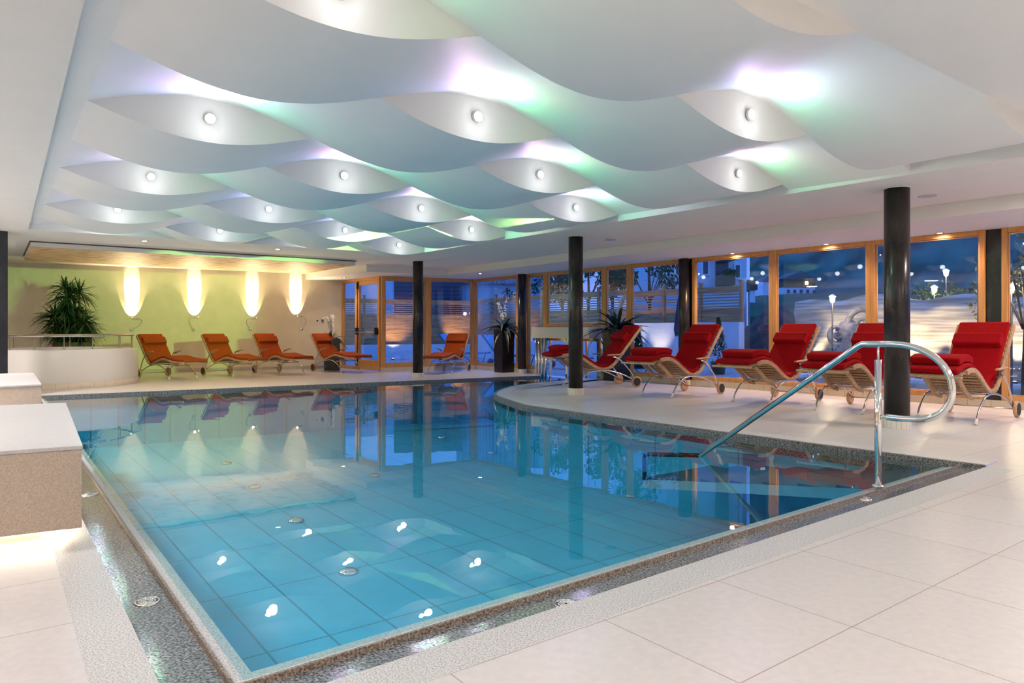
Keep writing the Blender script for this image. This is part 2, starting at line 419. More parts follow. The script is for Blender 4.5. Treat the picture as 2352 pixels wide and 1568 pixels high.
# ------------------------------------------------------------------ walls, skirtings
CEIL, LOW, ZC = 2.83, 2.65, 2.93
struct('wall_back', MB().seg(WL, C3, .2, 0, 3.3, .1), 'wall_ochre', (WL[0],WL[1],0))
struct('wall_left', MB().seg(NL, WL, .2, 0, 3.3, .1), 'wall_ochre', (NL[0],NL[1],0))
struct('wall_near', MB().seg(FN, NL, .2, 0, 3.3, .1), 'wall_ochre', (FN[0],FN[1],0))
struct('baseboard_back', MB().seg(WL, C3, .02, 0, .10, -.01), 'skirting_back')
struct('wall_above_windows', MB().seg(FN, C1, .2, LOW, 3.3, -.10).seg(C1, C2, .2, LOW, 3.3, -.10).seg(C2, C3, .2, LOW, 3.3, -.10), 'plaster')
b = MB(); b.seg(fac(2990), fac(1382), .12, 0, .115, -.06); struct('baseboard_facade', b, 'skirting_facade')
struct('baseboard_facade_far', MB().seg(cor_l, C1, .12, 0, .115, -.06), 'skirting_facade')
struct('baseboard_far', MB().seg(C1, C2, .12, 0, .115, -.06), 'skirting_far')

# ------------------------------------------------------------------ windows
WN = [0]
def window(p, q, z0, z1, fw=.075, name=None, d=.10, out=-1, label=None):
    WN[0] += 1
    o = empty('window_%d' % WN[0], (p[0],p[1],z0)); tag(o, label or 'timber framed fixed glass pane in the window front', kind='structure')
    t = nrm((q[0]-p[0], q[1]-p[1])); off = out*d/2
    a = (p[0]+t[0]*fw, p[1]+t[1]*fw); c = (q[0]-t[0]*fw, q[1]-t[1]*fw)
    b = MB(); b.seg(p, a, d, z0, z1, off); b.seg(c, q, d, z0, z1, off); b.seg(a, c, d, z0, z0+fw, off); b.seg(a, c, d, z1-fw, z1, off)
    # inner bead
    g = .018
    b.seg(a, (a[0]+t[0]*g, a[1]+t[1]*g), d*.45, z0+fw, z1-fw, off); b.seg((c[0]-t[0]*g, c[1]-t[1]*g), c, d*.45, z0+fw, z1-fw, off)
    b.seg(a, c, d*.45, z0+fw, z0+fw+g, off); b.seg(a, c, d*.45, z1-fw-g, z1-fw, off)
    b.build('frame', 'pine', o, (p[0],p[1],z0), bevel=.006)
    MB().seg(a, c, .008, z0+fw, z1-fw, off).build('pane', 'glass', o, (p[0],p[1],z0))
    return o
ZB = .115
edges = [2990, 2640, 2297]
window(FN, fac(2990), ZB, LOW)
window(fac(2990), fac(2640), ZB, LOW); window(fac(2640), fac(2300), ZB, LOW)
window(fac(2262), fac(1999), ZB, LOW); window(fac(1999), fac(1774), ZB, LOW); window(fac(1774), fac(1589), ZB, LOW)
window(fac(1567), fac(1444), ZB, LOW); window(fac(1444), fac(1386), ZB, LOW)
window(fac(1386), fac(1252), 1.235, LOW)
window(fac(1252), fac(1209), ZB, LOW); window(fac(1189), C1, ZB, LOW)
for pa, pb in ((2300,2262),(1589,1567),(1209,1189)):
    WN[0] += 1
    struct('trim_%d' % WN[0], MB().seg(fac(pa), fac(pb), .04, 0, LOW, -.07), 'dark_steel')
def l12(px): return hit(C1, C2, px)
window(C1, l12(985), ZB, LOW); window(l12(985), C2, ZB, LOW, fw=.11)
def l23(px): return hit(C2, C3, px)
# door
dA, dB = l23(871.5), l23(818)
dr = tag(empty('door_1', (dA[0],dA[1],0)), 'glazed timber door with panic bar beside the corner windows', kind='structure')
DL = (dA[0],dA[1],0); t = nrm((dB[0]-dA[0], dB[1]-dA[1])); fw = .09
P_ = lambda s: (dA[0]+t[0]*s, dA[1]+t[1]*s); wd = math.hypot(dB[0]-dA[0], dB[1]-dA[1])
MB().seg(P_(0), P_(.05), .12, 0, LOW, -.06).seg(P_(wd-.05), P_(wd), .12, 0, LOW, -.06).seg(P_(.05), P_(wd-.05), .12, LOW-.08, LOW, -.06).build('door_frame', 'pine', dr, DL, bevel=.006)
lf = MB(); a_, z_ = P_(.05), P_(wd-.05)
lf.seg(P_(.05), P_(.05+fw), .07, .02, LOW-.08, -.05).seg(P_(wd-.05-fw), P_(wd-.05), .07, .02, LOW-.08, -.05).seg(P_(.05+fw), P_(wd-.05-fw), .07, .02, .30, -.05).seg(P_(.05+fw), P_(wd-.05-fw), .07, LOW-.2, LOW-.08, -.05)
lf.build('door_leaf', 'pine', dr, DL, bevel=.006)
MB().seg(P_(.05+fw), P_(wd-.05-fw), .008, .30, LOW-.2, -.05).build('pane', 'glass', dr, DL)
pb = MB(); e1, e2 = P_(.12), P_(wd-.12); nn = (t[1], -t[0])
inn = (-nn[0], -nn[1]) if False else nn
def io(p, d): return (p[0]-(-t[1])*-1*0+(-t[1])*0, p[1]) 
nl = (-t[1], t[0])                                    # left normal; the room lies on it
q1 = (e1[0]+nl[0]*.09, e1[1]+nl[1]*.09); q2 = (e2[0]+nl[0]*.09, e2[1]+nl[1]*.09)
pb.tube([(*q1,1.09),(*q2,1.09)], .016); bar = pb.build('panic_bar', 'steel', dr, DL)
pb = MB(); pb.box((*lerp(e1,q1,.5),1.12), (.10,.07,.20), math.atan2(nl[1],nl[0])).box((*lerp(e2,q2,.5),1.12), (.10,.07,.20), math.atan2(nl[1],nl[0]))
pb.build('latch_case', 'dark_plastic', dr, DL, bevel=.01)
pb = MB(); w5 = (P_(wd-.10)[0]+nl[0]*.015, P_(wd-.10)[1]+nl[1]*.015)
pb.tube([(*w5,.12),(*w5,LOW-.16)], .014).box((*w5,LOW-.2), (.05,.06,.2), math.atan2(nl[1],nl[0])); pb.build('lock_rod', 'dark_plastic', dr, DL)
window(l23(818), C3, 0.0, LOW, fw=.08, label='narrow timber side light next to the panic door')

# ------------------------------------------------------------------ ceilings
RC = [xy(14.13,.52), xy(13.7,7.50), xy(-2.4,8.22), xy(-2.4,.30)]     # recess corners far-left, far-right, near-right, near-left
b = MB()
def cl(pts, z=CEIL): b.add([(p[0],p[1],z) for p in pts], [tuple(range(len(pts)))])
cl([WL, NL, RC[3], RC[0]]); cl([WL, RC[0], RC[1], C3]); cl([C3, RC[1], RC[2], FN, C1, C2]); cl([NL, FN, RC[2], RC[3]])
struct('ceiling', b, 'plaster', fix=False)
b = MB(); zt = 3.14
for i in range(4):
    p, q = RC[i], RC[(i+1)%4]
    top = zt if i in (0,1) else (ZC+.0 if i == 3 else ZC)
    b.add([(*p,CEIL),(*q,CEIL),(*q,top),(*p,top)], [(0,1,2,3)])
struct('ceiling_recess_side', b, 'plaster_wave', fix=False)
allp = [WL, C3, C2, C1, FN, NL]
cx_, cy_ = -1.5, 9.5
struct('roof', MB().prism([((p[0]-cx_)*1.03+cx_, (p[1]-cy_)*1.03+cy_) for p in allp], 3.3, 3.5), 'roof_slab')  # unseen slab added over the ceiling to keep sky light out
lowin = [xy(-3,10.22), xy(16.3,10.02), xy(16.5,7.72), hit(WL, C3, 702)]
b = MB(); b.prism([FN]+lowin+[C3, C2, C1], LOW, CEIL-.001); struct('ceiling_lowered_edge', b, 'plaster')
# wave ceiling
P0 = (-1.8527,6.4539); BV = (1.4416,1.0607); AV = (-.8297,1.1178); AMP = .185
def lat(i, j): return (P0[0]+i*BV[0]+j*AV[0], P0[1]+i*BV[1]+j*AV[1])
def imax(j):
    p = lat(0, j); q = to_line(p, nrm(BV), RC[1], nrm((RC[2][0]-RC[1][0], RC[2][1]-RC[1][1])))
    return math.hypot(q[0]-p[0], q[1]-p[1])/math.hypot(*BV)
def jend(i):
    p = lat(i, 0); q = to_line(p, nrm(AV), RC[0], nrm((RC[1][0]-RC[0][0], RC[1][1]-RC[0][1])))
    return math.hypot(q[0]-p[0], q[1]-p[1])/math.hypot(*AV)
def sg(j): return 1 if j % 2 == 0 else -1
NI = 72; J0, J1 = -3, 5
for j in range(J0, J1+1):
    b = MB(); vs = []; fs = []; nt = 6
    for k in range(NI+1):
        for r_ in range(nt+1):
            u = k/NI
            if j == J1: je = jend(-1+u*4)
            else: je = j+1
            jj = j+(je-j)*r_/nt; i = -1+(imax(jj)+1)*u
            p = lat(i, jj); vs.append((p[0],p[1], ZC+AMP*sg(j)*math.sin(PI*i)))
    for k in range(NI):
        for r_ in range(nt):
            a = k*(nt+1)+r_; fs.append((a, a+nt+1, a+nt+2, a+1))
    b.add(vs, fs, True); struct('ceiling_wave_panel', b, 'plaster_wave', fix=False)
for j in range(J0, J1+1):
    b = MB(); vs = []; im = imax(j)
    n_ = 96
    for k in range(n_+1):
        i = -1+(im+1)*k/n_; p = lat(i, j); s_ = AMP*math.sin(PI*i)
        f_ = ZC+sg(j)*s_; g_ = ZC-sg(j)*s_ if j > J0 else ZC
        vs += [(p[0],p[1],f_), (p[0],p[1],g_)]
    b.add(vs, [(2*k,2*k+2,2*k+3,2*k+1) for k in range(n_)], False)
    struct('ceiling_wave_riser', b, 'plaster_wave', fix=False)
# flat margin beside the waves and flat field behind the first joint
b = MB()
jm = jend(-1)
b.add([(*lat(-1,J0),ZC),(*lat(-1,jm),ZC),(*RC[0],ZC),(*to_line(lat(-1,J0), nrm(BV), RC[0], nrm((RC[3][0]-RC[0][0],RC[3][1]-RC[0][1]))),ZC)], [(0,1,2,3)])
lefte = to_line(lat(-1,J0), nrm(BV), RC[0], nrm((RC[3][0]-RC[0][0],RC[3][1]-RC[0][1])))
b.add([(*lefte,ZC),(*lat(imax(J0),J0),ZC),(*RC[2],ZC),(*RC[3],ZC)], [(0,1,2,3)])
struct('ceiling_margin', b, 'plaster_wave', fix=False)
# lamps on the wave risers
AD = nrm(AV); BD = nrm(BV)
D = PI/180
G_ = 'colour changing spots set in the wave ceiling'
first = None
tints = [((1.0,.30,.42),(.18,1.0,.45),(.36,.38,1.0)), ((.85,.35,.9),(.2,.95,.6),(.35,.45,1.0)), ((1,.45,.5),(.12,1,.42),(.5,.42,1))]
WL_P = 5.0
cnt = 0
labels = {}
for j in range(-2, 7):
    for i in ([-.5,1.5] if j % 2 == 0 else [.5,2.5]):
        if i+.3 > imax(j): continue
        p = lat(i, j if j < 6 else jend(i)); p = (p[0]-AD[0]*.012, p[1]-AD[1]*.012)
        ang = math.atan2(-AD[1], -AD[0])
        if first is None:
            r = empty('ceiling_spot', (0,0,0)); first = r
            MB().lathe([(.048,0),(.048,.018),(.040,.024)], n=20, axis='X').build('housing', 'white_gloss', r)
            MB().lathe([(.040,.0245),(.032,.032),(.012,.038)], n=20, axis='X').build('lens', 'lamp_cool', r)
        else: r = copy_tree(first)
        r.location = (p[0],p[1],ZC+.01); r.rotation_euler = (0,0,ang)
        jn = ['second','third','fourth','fifth','sixth','seventh','eighth','ninth','hindmost'][j+2]
        ci = {-.5:'drum side', .5:'mid pool towards the drum', 1.5:'mid pool towards the windows', 2.5:'window side'}[i]
        tag(r, 'ceiling spot in %s wave row from the front, %s' % (jn, ci), 'spotlight', G_)
        tc_ = tints[cnt % 3]; cnt += 1
        for k, (off, sw) in enumerate(((0, -.05), (.045, .55), (-.045, -.55))):
            q = (p[0]-AD[0]*.05+BD[0]*off, p[1]-AD[1]*.05+BD[1]*off, ZC+.01)
            lamp('SPOT', q, WL_P*(1.0, 1.2, .8)[k], tc_[k], .012, (q[0]-AD[0]+BD[0]*sw, q[1]-AD[1]+BD[1]*sw, q[2]+(.05 if k != 1 else -.22)), 152*D, .6, name='ceiling_spot_light')
        lamp('POINT', (p[0]-AD[0]*.22, p[1]-AD[1]*.22, ZC-.10), .6, (.92,.97,.97), .06, name='ceiling_spot_fill')
# hanging golden stone panel
pa_ = [xy(15.9,.62), xy(15.75,7.08), xy(19.05,7.05), xy(19.1,.62)]
gp = tag(empty('ceiling_panel', (*pa_[0],2.72)), 'suspended ceiling panel of golden veined stone above the orange loungers', 'ceiling panel')
MB().prism(pa_, 2.72, 2.725).build('stone_face', 'gold_stone', gp, (*pa_[0],2.72))
MB().prism(pa_, 2.7255, 2.806).build('edge', 'plaster', gp, (*pa_[0],2.72))
pin = [lerp(p, (sum(q[0] for q in pa_)/4, sum(q[1] for q in pa_)/4), -.006) for p in pa_]
MB().prism(pin, 2.808, 2.829).build('gap_shade_strip', 'brown_board', gp, (*pa_[0],2.72))  # dark strip stands in for the shade in the gap above the panel
# ------------------------------------------------------------------ small ceiling fittings
def downlight(px, py, z, lab, power=10, glow='lamp_warm', pos=None, angle=2.2, r=.05, col=(1,.78,.52)):
    c = pos or U(px, py, z)
    o = tag(empty('downlight', (c[0],c[1],z)), lab, 'downlight', 'recessed downlights')
    MB().lathe([(r+.02,0),(r+.02,-.006),(r,-.008),(r,0)], n=20, cap=False).build('trim_ring', 'chrome', o)
    MB().lathe([(r,-.002),(r*.5,-.004)], n=20).build('bulb', glow, o)
    if power: lamp('SPOT', (c[0],c[1],z-.03), power, col, .04, (c[0],c[1],0), angle, .8, name='downlight_beam')
downlight(332,553,CEIL, 'small lit downlight in the ceiling above the potted dracaena side of the gold panel', 55)
downlight(638,572,CEIL, 'small lit downlight in the ceiling above the middle of the gold panel', 55)
downlight(1103,628,LOW, 'small lit downlight in the lowered edge at the glazed corner', 50)
downlight(790,637,LOW, 'small lit downlight in front of the panic door', 25)
def facin(px, d):
    p = fac(px); t = nrm((F2[0]-F1[0], F2[1]-F1[1])); n_ = (-t[1], t[0]); return (p[0]+n_[0]*d, p[1]+n_[1]*d)
for px, lab in ((1690,'window head downlight above the second red lounger from the gate'), (1905,'window head downlight above the middle red lounger'), (2165,'window head downlight above the red lounger farthest from the gate'), (2560,'window head downlight past the last black post')):
    downlight(0,0,LOW, lab, 75, pos=facin(px,.11), angle=2.7, r=.045, col=(1,.66,.36))
for px, py, lab in ((1402,551,'round flush ceiling speaker near the middle black column'), (2130,450,'round flush ceiling speaker next to the nearest black column')):
    c = U(px,py,CEIL); o = tag(empty('ceiling_speaker', (c[0],c[1],CEIL)), lab, 'speaker', 'flush ceiling speakers')
    MB().lathe([(.105,0),(.105,-.006),(.10,-.008)], n=28).build('grille', 'steel', o)
c = U(612,561,CEIL); MB  # smoke detector near the gold panel
c = U(242,565,CEIL)
o = MB().lathe([(.06,CEIL),(.06,CEIL-.03),(.035,CEIL-.045)], (c[0],c[1],0), 20).build('smoke_detector', 'white_gloss', None, (c[0],c[1],CEIL)); tag(o, 'small white smoke detector at the front edge of the gold panel', 'smoke detector')

# ------------------------------------------------------------------ columns
def column(c, r, top, lab, base=True, bh=.115, rb=None):
    o = tag(empty('column', (c[0],c[1],0)), lab, 'column')
    if base:
        rb = rb or r+.018
        N_ = 18
        MB().lathe([(rb,0),(rb,bh)], n=N_, smooth=False).build('tiled_base', 'skirting_col', o)
    MB().lathe([(r,bh if base else 0),(r,top)], n=40).build('shaft', 'dark_steel', o)
    MB().lathe([(r+.012,top-.012),(r+.012,top)], n=40).build('collar', 'plaster', o)
    return o
mat('skirting_col', (.72,.66,.58), .4)
N, L, bs = nodes(M['skirting_col'])
tc = N.new('ShaderNodeTexCoord'); sx = N.new('ShaderNodeSeparateXYZ'); L.new(tc.outputs['Object'], sx.inputs[0])
at = N.new('ShaderNodeMath'); at.operation = 'ARCTAN2'; L.new(sx.outputs[1], at.inputs[0]); L.new(sx.outputs[0], at.inputs[1])
ms = N.new('ShaderNodeMath'); ms.operation = 'MULTIPLY'; ms.inputs[1].default_value = 18/(2*PI); L.new(at.outputs[0], ms.inputs[0])
fr = N.new('ShaderNodeMath'); fr.operation = 'FRACT'; L.new(ms.outputs[0], fr.inputs[0])
gt = N.new('ShaderNodeMath'); gt.operation = 'GREATER_THAN'; gt.inputs[1].default_value = .94; L.new(fr.outputs[0], gt.inputs[0])
mx = N.new('ShaderNodeMix'); mx.data_type = 'RGBA'; mx.inputs[6].default_value = (.74,.68,.60,1); mx.inputs[7].default_value = (.35,.28,.22,1)
L.new(gt.outputs[0], mx.inputs[0]); L.new(mx.outputs[2], bs.inputs['Base Color'])
def cbase(px, py, r): 
    p = U(px, py); d = nrm(p); return (p[0]+d[0]*r, p[1]+d[1]*r)
column(cbase(960,867.5,.15), .128, CEIL, 'black steel column at the far edge of the pool, before the corner windows')
column(cbase(1322.5,907,.15), .13, CEIL, 'black steel column at the rounded end of the peninsula deck')
column(cbase(2060,985,.155), .138, CEIL, 'black steel column nearest the camera, behind the chrome handrail', rb=.155)
column((.27,18.55), .115, LOW, 'black steel window post beside the tall square planter at the gate', rb=.125)
column(facin(1578,.10), .115, LOW, 'black steel window post between the first two large panes')
column((7.43,10.92), .118, LOW, 'black steel window post at the front end of the lounger row', rb=.15)
p_ = (-8.63,11.78)
tag(MB().box((p_[0]-.20,p_[1],CEIL/2), (.42,.3,CEIL), .93).build('post', 'planter', None, (p_[0]-.2,p_[1],0)), 'dark wooden post at the left edge of the view beside the white drum', 'post')

# ------------------------------------------------------------------ gate to outside pool
g0, g1 = facin(1380,.0), facin(1236,.0)
gt_ = tag(empty('swim_out_gate', (g1[0],g1[1],0)), 'stainless steel framed swim channel gate under a cream lintel in the window front', 'pool gate')
GL = (g1[0],g1[1],0); t = nrm((g1[0]-g0[0], g1[1]-g0[1])); ni = (-t[1], t[0])
b = MB(); b.seg(facin(1379,.18), facin(1246,.18), .42, .95, 1.225, 0); b.build('lintel', 'ivory', gt_, GL, bevel=.008)
b = MB()
for px in (1352, 1306, 1268): 
    q = facin(px,.05); b.box((*q,.45), (.06,.06,1.0), math.atan2(t[1],t[0]))
b.seg(facin(1378,.05), facin(1262,.05), .06, .88, .95); b.seg(facin(1378,.05), facin(1262,.05), .05, -.12, -.06)
b.build('gate_frame', 'chrome', gt_, GL, bevel=.006)
for k, px in enumerate((1262, 1256, 1250.5, 1245.5)):
    q = facin(px,.12+.03*k); MB().tube([(*q,-.3),(*q,.95)], .036, 14).build('guide_post', 'chrome', gt_, GL)
q = facin(1251,.03); MB().box((*q,.33), (.26,.03,1.24), math.atan2(t[1],t[0])).build('cheek_plate', 'chrome', gt_, GL); q = facin(1383,.05); MB().box((*q,.47), (.14,.12,.95), math.atan2(t[1],t[0])).build('cheek_plate', 'chrome', gt_, GL)
MB().seg(facin(1376,.05), facin(1264,.05), .008, -.06, .88).build('pane', 'glass', gt_, GL)

# ------------------------------------------------------------------ handrail
hr = U(2017,1119,-.02); Hb = ab(hr)
ha = lambda a, z: (*xy(a, Hb[1]+.0), z)
hx = tag(empty('handrail', (hr[0],hr[1],0)), 'chrome looped handrail on a post leading down the pool steps', 'handrail'); HL = (hr[0],hr[1],0)
hw = U(1610,1045,ZW); aw, bw_ = ab(hw)
bb = Hb[1]
def hp(a, z):
    # small plan drift so that the rail meets the water where it does
    t_ = (a-Hb[0])/(aw-Hb[0]); return (*xy(a, bb+(bw_-bb)*max(0,t_)*.9), z)
A0 = Hb[0]
arc = [(A0+.08,1.045),(A0-.10,1.048),(A0-.22,1.035),(A0-.34,.99),(A0-.44,.91),(A0-.495,.79),(A0-.49,.67),(A0-.43,.575),(A0-.33,.525),(A0-.2,.51),(A0-.06,.51)]
path = [hp(aw+.5,ZW-.34), hp(aw,ZW)]+[hp(A0+.12,1.03)]
MB().tube([hp(aw+.76,-.42), hp(aw+.76,-.18), hp(aw+.74,-.15), hp(aw+.70,-.14), hp(aw,ZW)], .0225, 12).build('underwater_rail', 'dark_steel', hx, HL)
pts = [hp(aw,ZW-.002), hp(A0+.155,1.03), hp(A0+.12,1.045)]+[hp(a,z) for a, z in spline(arc,5)[1:]]
MB().tube(pts, .0235, 16).build('rail', 'chrome', hx, HL)
MB().tube([hp(A0,-.05), hp(A0,.93)], .024, 16).tube([hp(A0,.92), hp(A0,1.03)], .008, 10).tube([hp(A0,.51), hp(A0-.08,.51)], .012, 10).build('post', 'chrome', hx, HL)
MB().lathe([(.045,-.012),(.045,-.004),(.026,.004)], (hr[0],hr[1],0), 20).build('floor_flange', 'chrome', hx, HL)
# ------------------------------------------------------------------ benches at left
def bench(front_r, back_r, front_l, z1, lab, lit):
    fr_, br_, fl_ = front_r, back_r, front_l
    bl_ = (br_[0]+fl_[0]-fr_[0], br_[1]+fl_[1]-fr_[1])
    o = tag(empty('tiled_bench', (fr_[0],fr_[1],0)), lab, 'bench'); L_ = (fr_[0],fr_[1],0)
    z0 = .085
    MB().prism([fr_, br_, bl_, fl_], z0, z1-.022).build('bench_body', 'bench_side', o, L_, bevel=.004)
    k = .006; cx = sum(p[0] for p in (fr_,br_,bl_,fl_))/4; cy = sum(p[1] for p in (fr_,br_,bl_,fl_))/4
    MB().prism([(p[0]+(p[0]-cx)*k, p[1]+(p[1]-cy)*k) for p in (fr_,br_,bl_,fl_)], z1-.022, z1).build('bench_top', 'bench_top', o, L_, bevel=.004)
    q = [((p[0]-cx)*.80+cx, (p[1]-cy)*.86+cy) for p in (fr_,br_,bl_,fl_)]
    MB().prism(q, 0, z0).build('plinth', 'bench_side', o, L_)
    q2 = [((p[0]-cx)*.90+cx, (p[1]-cy)*.93+cy) for p in (fr_,br_,bl_,fl_)]
    if lit:
        b = MB(); b.seg(q2[0], q2[3], .02, z0-.03, z0-.01); b.seg(q2[0], q2[1], .02, z0-.03, z0-.01); b.build('light_strip', 'led_strip', o, L_)
    return o
fr_ = U(188,1022,.53); br_ = U(150,924.5,.53); fl_ = U(0,1035,.53); d_ = nrm((fl_[0]-fr_[0], fl_[1]-fr_[1]))
bench(fr_, br_, (fr_[0]+d_[0]*1.6, fr_[1]+d_[1]*1.6), .53, 'long tiled bench with lit underside at the near pool corner', True)
fr_ = U(95.5,881.6,.53); br_ = U(76.5,855.5,.53); d_ = (-.80,-.60)
bench(fr_, br_, (fr_[0]+d_[0]*.62, fr_[1]+d_[1]*.62), .53, 'smaller tiled bench block between the lit bench and the white drum', False)

# ------------------------------------------------------------------ whirlpool drum
WC = (-9.55,14.85); WR = 1.40; WH = .77
wp = tag(empty('whirlpool', (*WC,0)), 'round white whirlpool drum with tiled foot and steel rails', 'whirlpool')
MB().lathe([(WR-.01,.10),(WR,.12),(WR,WH-.04),(WR-.012,WH-.012),(WR-.04,WH),(WR-.18,WH),(WR-.20,WH-.03),(WR-.22,.45),(WR-.6,.40),(.01,.40)], n=96, cap=False).build('drum', 'white_gloss', wp)
mat('skirting_drum', (.66,.58,.48), .4)
N, L, bs = nodes(M['skirting_drum'])
tc = N.new('ShaderNodeTexCoord'); sx = N.new('ShaderNodeSeparateXYZ'); L.new(tc.outputs['Object'], sx.inputs[0])
at = N.new('ShaderNodeMath'); at.operation = 'ARCTAN2'; L.new(sx.outputs[1], at.inputs[0]); L.new(sx.outputs[0], at.inputs[1])
ms = N.new('ShaderNodeMath'); ms.operation = 'MULTIPLY'; ms.inputs[1].default_value = 40/(2*PI); L.new(at.outputs[0], ms.inputs[0])
fr = N.new('ShaderNodeMath'); fr.operation = 'FRACT'; L.new(ms.outputs[0], fr.inputs[0])
gt = N.new('ShaderNodeMath'); gt.operation = 'GREATER_THAN'; gt.inputs[1].default_value = .97; L.new(fr.outputs[0], gt.inputs[0])
mx = N.new('ShaderNodeMix'); mx.data_type = 'RGBA'; mx.inputs[6].default_value = (.66,.58,.48,1); mx.inputs[7].default_value = (.4,.32,.25,1)
L.new(gt.outputs[0], mx.inputs[0]); L.new(mx.outputs[2], bs.inputs['Base Color'])
MB().lathe([(WR+.015,0),(WR+.015,.105),(WR-.01,.11)], n=96, cap=False).build('tiled_foot', 'skirting_drum', wp)
MB().lathe([(WR-.21,.66),(.01,.66)], n=64, cap=False).build('whirlpool_water', 'water_out', wp)
cv = nrm((-WC[0], -WC[1])); rv = (-cv[1], cv[0]); 
if rv[0] < 0: rv = (-rv[0], -rv[1])
def rp(th, R, z): 
    c_, s_ = math.cos(th), math.sin(th); return (R*(c_*rv[0]+s_*cv[0]), R*(c_*rv[1]+s_*cv[1]), z)
D = PI/180
r1 = [rp((57+k*4)*D, WR-.10, 1.03) for k in range(34)]; r2 = [rp((50-k*4)*D, WR-.10, 1.045) for k in range(54)]
def rail(pts, posts, nm):
    o = MB().tube(pts, .020, 10).lathe([(.001,-.03),(.022,-.02),(.03,0),(.022,.02),(.001,.03)], pts[0], 12).build(nm, 'steel', wp)
    return o
rail(r1, 0, 'grab_rail'); rail(r2, 0, 'grab_rail')
for th in (68, 90, 112, 134, 156, 178, 40, 15, -10, -35, -60, -85, -110, -135, -152):
    p = rp(th*D, WR-.10, WH)
    MB().lathe([(.022,0),(.022,.012),(.009,.02),(.009,.25)], p, 10).build('rail_post', 'steel', wp)

# ------------------------------------------------------------------ loungers
def thick(prof, d0, d1):
    """offset an open (x,z) line by d0 and d1 along its normal and close it"""
    def off(d):
        out = []
        for i in range(len(prof)):
            a, c = prof[max(i-1,0)], prof[min(i+1,len(prof)-1)]; t = nrm((c[0]-a[0], c[1]-a[1])); out.append((prof[i][0]-t[1]*d, prof[i][1]+t[0]*d))
        return out
    return off(d0)+off(d1)[::-1]
def slabs(b, prof, y0, y1, d0, d1, smooth=True):
    """smooth swept slab with caps made of quads"""
    n = len(prof); o = thick(prof, d0, d1); vs = []; 
    for y in (y0, y1): vs += [(p[0],y,p[1]) for p in o]
    m = 2*n; fs = [(i,(i+1)%m,m+(i+1)%m,m+i) for i in range(m)]
    for s in (0, m): fs += [(s+i, s+i+1, s+m-2-i, s+m-1-i) for i in range(n-1)]
    b.add(vs, fs, False); return b
def wheel(parent, x, y, r, side):
    w = MB().lathe([(r-.012,-.022),(r,-.016),(r,.016),(r-.012,.022)], (x,y,r), 28, 'Y').build('wheel', 'teak', parent)
    MB().lathe([(r*.78,side*.0225),(r*.76,side*.026)], (x,y,r), 24, 'Y').build('hub_cap', 'rubber', w)
SF, SW = .48, 1.78
def red_lounger():
    r = empty('sun_lounger', (0,0,0))
    prof = spline([(0,.60),(.16,.635),(.32,.665),(.46,.655),(.62,.59),(.78,.49),(.94,.40),(1.08,.365),(1.22,.40),(1.34,.49),(1.5,.68),(1.66,.88),(1.93,1.21)], 5)
    for s in (-1, 1):
        slabs(MB(), prof[6:], s*.325-.016, s*.325+.016, -.03, .03).build('side_rail', 'teak', r, bevel=.006)
    # slats
    b = MB(); acc = 0; last = prof[0]
    for p in prof[1:]:
        acc += math.hypot(p[0]-last[0], p[1]-last[1])
        if acc > .062:
            a = math.atan2(p[1]-last[1], p[0]-last[0]); b.box((p[0],0,p[1]-.004), (.045,.64,.014), 0, -a); acc = 0
        last = p
    b.build('slats', 'teak', r, bevel=.003)
    for s in (-1, 1):
        br = spline([(.30,.60),(.45,.50),(.58,.40),(.72,.33),(.86,.30)], 4)
        slabs(MB(), br, s*.18-.014, s*.18+.014, -.035, .03).build('support_arm', 'teak', r, bevel=.004)
    MB().box((-.01,0,.588), (.05,.70,.03)).build('foot_bar', 'teak', r, bevel=.008)
    cu = [p for p in prof]
    slabs(MB(), cu, -.30, .30, .022, .088).build('cushion', 'red_fabric', r, bevel=.024, seg=3)
    kp = spline([(.14,.73),(.26,.765),(.44,.765),(.56,.73)], 4)
    slabs(MB(), kp, -.28, .28, -.01, .085).build('knee_roll', 'red_fabric', r, bevel=.04, seg=4)
    hp_ = [(1.60,.895),(1.66,.965),(1.72,1.04)]
    slabs(MB(), spline(hp_,3), -.285, .285, .0, .13).build('head_pillow', 'red_fabric', r, bevel=.045, seg=4)
    for s in (-1, 1):
        y = s*.36
        a1 = spline([(SF,.0,0),(SF+.10,.16,0),(SF+.27,.295,0),(SF+.5,.345,0),(SF+.78,.32,0),(SF+1.05,.24,0),(SW-.02,.13,0)], 5)
        MB().tube([(p[0], y-s*.03 + s*.03*min(1,(p[0]-SF)), p[1]) for p in a1], .0125, 8).build('leg_tube', 'steel', r)
        a2 = spline([(1.28,.615,0),(1.42,.56,0),(1.56,.43,0),(1.68,.29,0),(SW,.13,0)], 5)
        MB().tube([(p[0], y, p[1]) for p in a2], .0125, 8).tube([(1.30,y,.60),(1.40,y,.66)], .008, 6).build('arm_tube', 'steel', r)
        MB().box((1.33,y,.655), (.36,.055,.024), 0, -.05).build('armrest', 'teak', r, bevel=.01)
        d = Vector((-.10,0,-.16)).normalized()
        MB().tube([(SF+.045,y-s*.03,.07),(SF-.012,y-s*.03,0.0)], [.017,.021], 10).build('foot_cap', 'ivory', r)
        wheel(r, SW, s*.40, .105, s)
    MB().tube([(SW,-.39,.105),(SW,.39,.105)], .008, 8).tube([(SF+.42,-.34,.33),(SF+.42,.34,.33)], .010, 8).tube([(1.22,-.35,.335),(1.22,.35,.335)], .010, 8).tube([(.78,-.34,.325),(.78,.34,.325)], .010, 8).tube([(.62,-.17,.35),(1.35,-.17,.33)], .008, 8).tube([(.62,.17,.35),(1.35,.17,.33)], .008, 8).build('cross_bar', 'steel', r)
    return r
rl = red_lounger()
